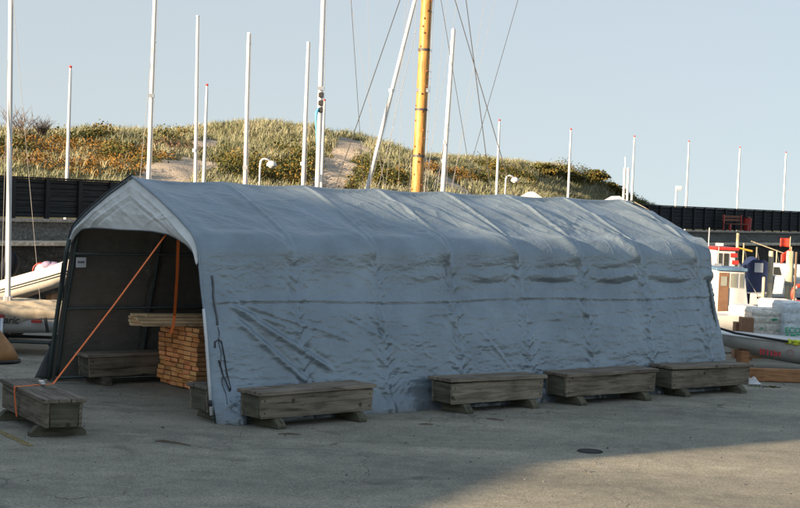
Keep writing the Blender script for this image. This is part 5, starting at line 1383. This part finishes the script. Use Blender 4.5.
# debris: scattered grit and bark, many tiny chips
n = 1500; gx_ = rng.uniform(-7, 9, n); gy_ = rng.uniform(15, 30, n)
sz_ = rng.uniform(.004, .016, n)*np.where(rng.random(n) < .06, 2.2, 1)
P_ = rng.normal(0, 1, (n, 4, 3))*sz_[:, None, None]*.8; P_[:, :, 2] = np.abs(P_[:, :, 2])*.6+.002; P_[:, :, 0] += gx_[:, None]; P_[:, :, 1] += gy_[:, None]
b_ = np.arange(n)*4; T_ = np.concatenate([np.stack([b_, b_+1, b_+2], 1), np.stack([b_, b_+2, b_+3], 1), np.stack([b_, b_+3, b_+1], 1), np.stack([b_+1, b_+2, b_+3], 1)])
o = np_mesh('grit', P_.reshape(-1, 3), T_, MAT['stonewall'], smooth=False); tag(o, 'fine grit and small stones scattered over the asphalt', 'grit', kind='stuff')
brk = random.Random(12)
def twig(px, py, L_, ang, lab):
    c = flat(px, py); t = MB(); t.tube([(-L_/2, 0, .012), (0, brk.uniform(-.03, .03), .02), (L_/2, 0, .01)], [.006, .012, .005], 5); o = t.build('bark_strip', MAT['bark'], smooth=True); o.location = (c.x, c.y, 0); o.rotation_euler = (0, 0, ang); tag(o, lab, 'bark', 'loose strips of bark on the asphalt')
twig(176, 444, .45, -.5, 'longest strip of dark bark on the asphalt before the tent opening')
twig(163, 442, .2, .3, 'short strip of bark left of the longest one before the tent opening')
twig(289, 435, .3, .2, 'strip of bark on the asphalt in front of the bench nearest the corner')
twig(426, 425, .2, .1, 'strip of bark left of the middle bench')
twig(495, 420, .28, -.4, 'strip of bark under the front of the middle bench')

# ================================================================== HARBOUR SHEDS BEHIND THE CAMERA (their shade falls over the tent)
SA = RAD(54.7); SEL = RAD(11)
d2 = Vector((math.sin(SA), math.cos(SA), 0)); p2 = Vector((math.cos(SA), -math.sin(SA), 0)); tn = math.tan(SEL)
def QA(q_, a__, z=0): return d2*a__+p2*q_+Vector((0, 0, z))
AL = -10.0                                   # the sheds' far walls stand here along the light
def shed_mesh(q0, q1, a0, a1, prof_, mat, parent, name):
    """prof_: height along q at the far wall"""
    m = MB(); n = len(prof_)
    poly = [(q0, 0)]+prof_+[(q1, 0)]
    vs = [QA(q_, a0, z) for q_, z in poly]+[QA(q_, a1, z) for q_, z in poly]; k = len(poly)
    m.add(vs, [tuple(range(k)), tuple(range(k, 2*k))[::-1]]+[(i_, k+i_, k+(i_+1) % k, (i_+1) % k) for i_ in range(k)])
    return m.build(name, mat, parent)
HT = 5.62-AL*tn
t = thing('harbour_shed', 'tall brick harbour shed behind the photographer', 'shed')
shed_mesh(-25.0, -14.25, AL-14, AL, [(-25.0, HT), (-14.25, HT)], MAT['brick'], t, 'wall')
t = thing('lean_to', 'lower lean-to against the harbour shed behind the photographer', 'shed')
shed_mesh(-14.245, -10.5, AL-8, AL-.02, [(-14.245, 2.44-AL*tn), (-12.4, 1.80-AL*tn), (-10.5, 1.12-AL*tn)], MAT['brick'], t, 'wall')
t = thing('boat_store', 'low boat store beside the harbour shed behind the photographer', 'shed')
shed_mesh(-40, -25.005, AL-10, AL-.5, [(-40, 3.0-AL*tn), (-25.005, 3.0-AL*tn)], MAT['brick'], t, 'wall')

# ================================================================== LIGHT
w = bpy.data.worlds.new('World'); sc.world = w; w.use_nodes = True
nt = w.node_tree; bg = nt.nodes['Background']
sky = nt.nodes.new('ShaderNodeTexSky'); sky.sky_type = 'NISHITA'; sky.sun_disc = False
sky.sun_elevation = SEL
sky.air_density = 1.0; sky.dust_density = .6; sky.ozone_density = 3.0; sky.altitude = 0
to_sun = Vector((-math.sin(SA), -math.cos(SA)))
# in Blender the sky's sun direction is (sin r, cos r) in x,y measured from +Y clockwise
sky.sun_rotation = math.atan2(to_sun.x, to_sun.y) % (2*PI)
# thin high haze: an even veil mixed over the clear sky
veil = nt.nodes.new('ShaderNodeMix'); veil.data_type = 'RGBA'; veil.inputs[0].default_value = .74
zr = nt.nodes.new('ShaderNodeSeparateXYZ'); hz = nt.nodes.new('ShaderNodeValToRGB')
hz.color_ramp.elements[0].position = .06; hz.color_ramp.elements[0].color = (.286, .294, .279, 1)
hz.color_ramp.elements[1].position = .55; hz.color_ramp.elements[1].color = (.218, .262, .308, 1)
gain = nt.nodes.new('ShaderNodeVectorMath'); gain.operation = 'SCALE'; gain.inputs['Scale'].default_value = 10
nt.links.new(hz.outputs[0], gain.inputs[0]); nt.links.new(gain.outputs[0], veil.inputs[7])
tcw = nt.nodes.new('ShaderNodeTexCoord'); up_ = nt.nodes.new('ShaderNodeVectorMath'); up_.operation = 'ADD'; up_.inputs[1].default_value = (0, 0, .12)
nrmz = nt.nodes.new('ShaderNodeVectorMath'); nrmz.operation = 'NORMALIZE'
nt.links.new(tcw.outputs['Generated'], up_.inputs[0]); nt.links.new(tcw.outputs['Generated'], zr.inputs[0]); nt.links.new(zr.outputs[2], hz.inputs[0]); nt.links.new(up_.outputs[0], nrmz.inputs[0]); nt.links.new(nrmz.outputs[0], sky.inputs['Vector'])
nt.links.new(sky.outputs[0], veil.inputs[6]); nt.links.new(veil.outputs[2], bg.inputs['Color'])
bg.inputs['Strength'].default_value = .071
sun_d = bpy.data.lights.new('sun', 'SUN'); sun_d.energy = 5; sun_d.angle = RAD(.7); sun_d.color = (1.0, .77, .52)
sun = bpy.data.objects.new('sun', sun_d); C.objects.link(sun)
dirv = Vector((math.sin(SA)*math.cos(SEL), math.cos(SA)*math.cos(SEL), -math.sin(SEL)))
sun.rotation_euler = dirv.to_track_quat('-Z', 'Y').to_euler()
sc.view_settings.view_transform = 'Standard'; sc.view_settings.look = 'None'; sc.view_settings.gamma = 1
sc.view_settings.exposure = 1.8
sc.view_settings.use_curve_mapping = False
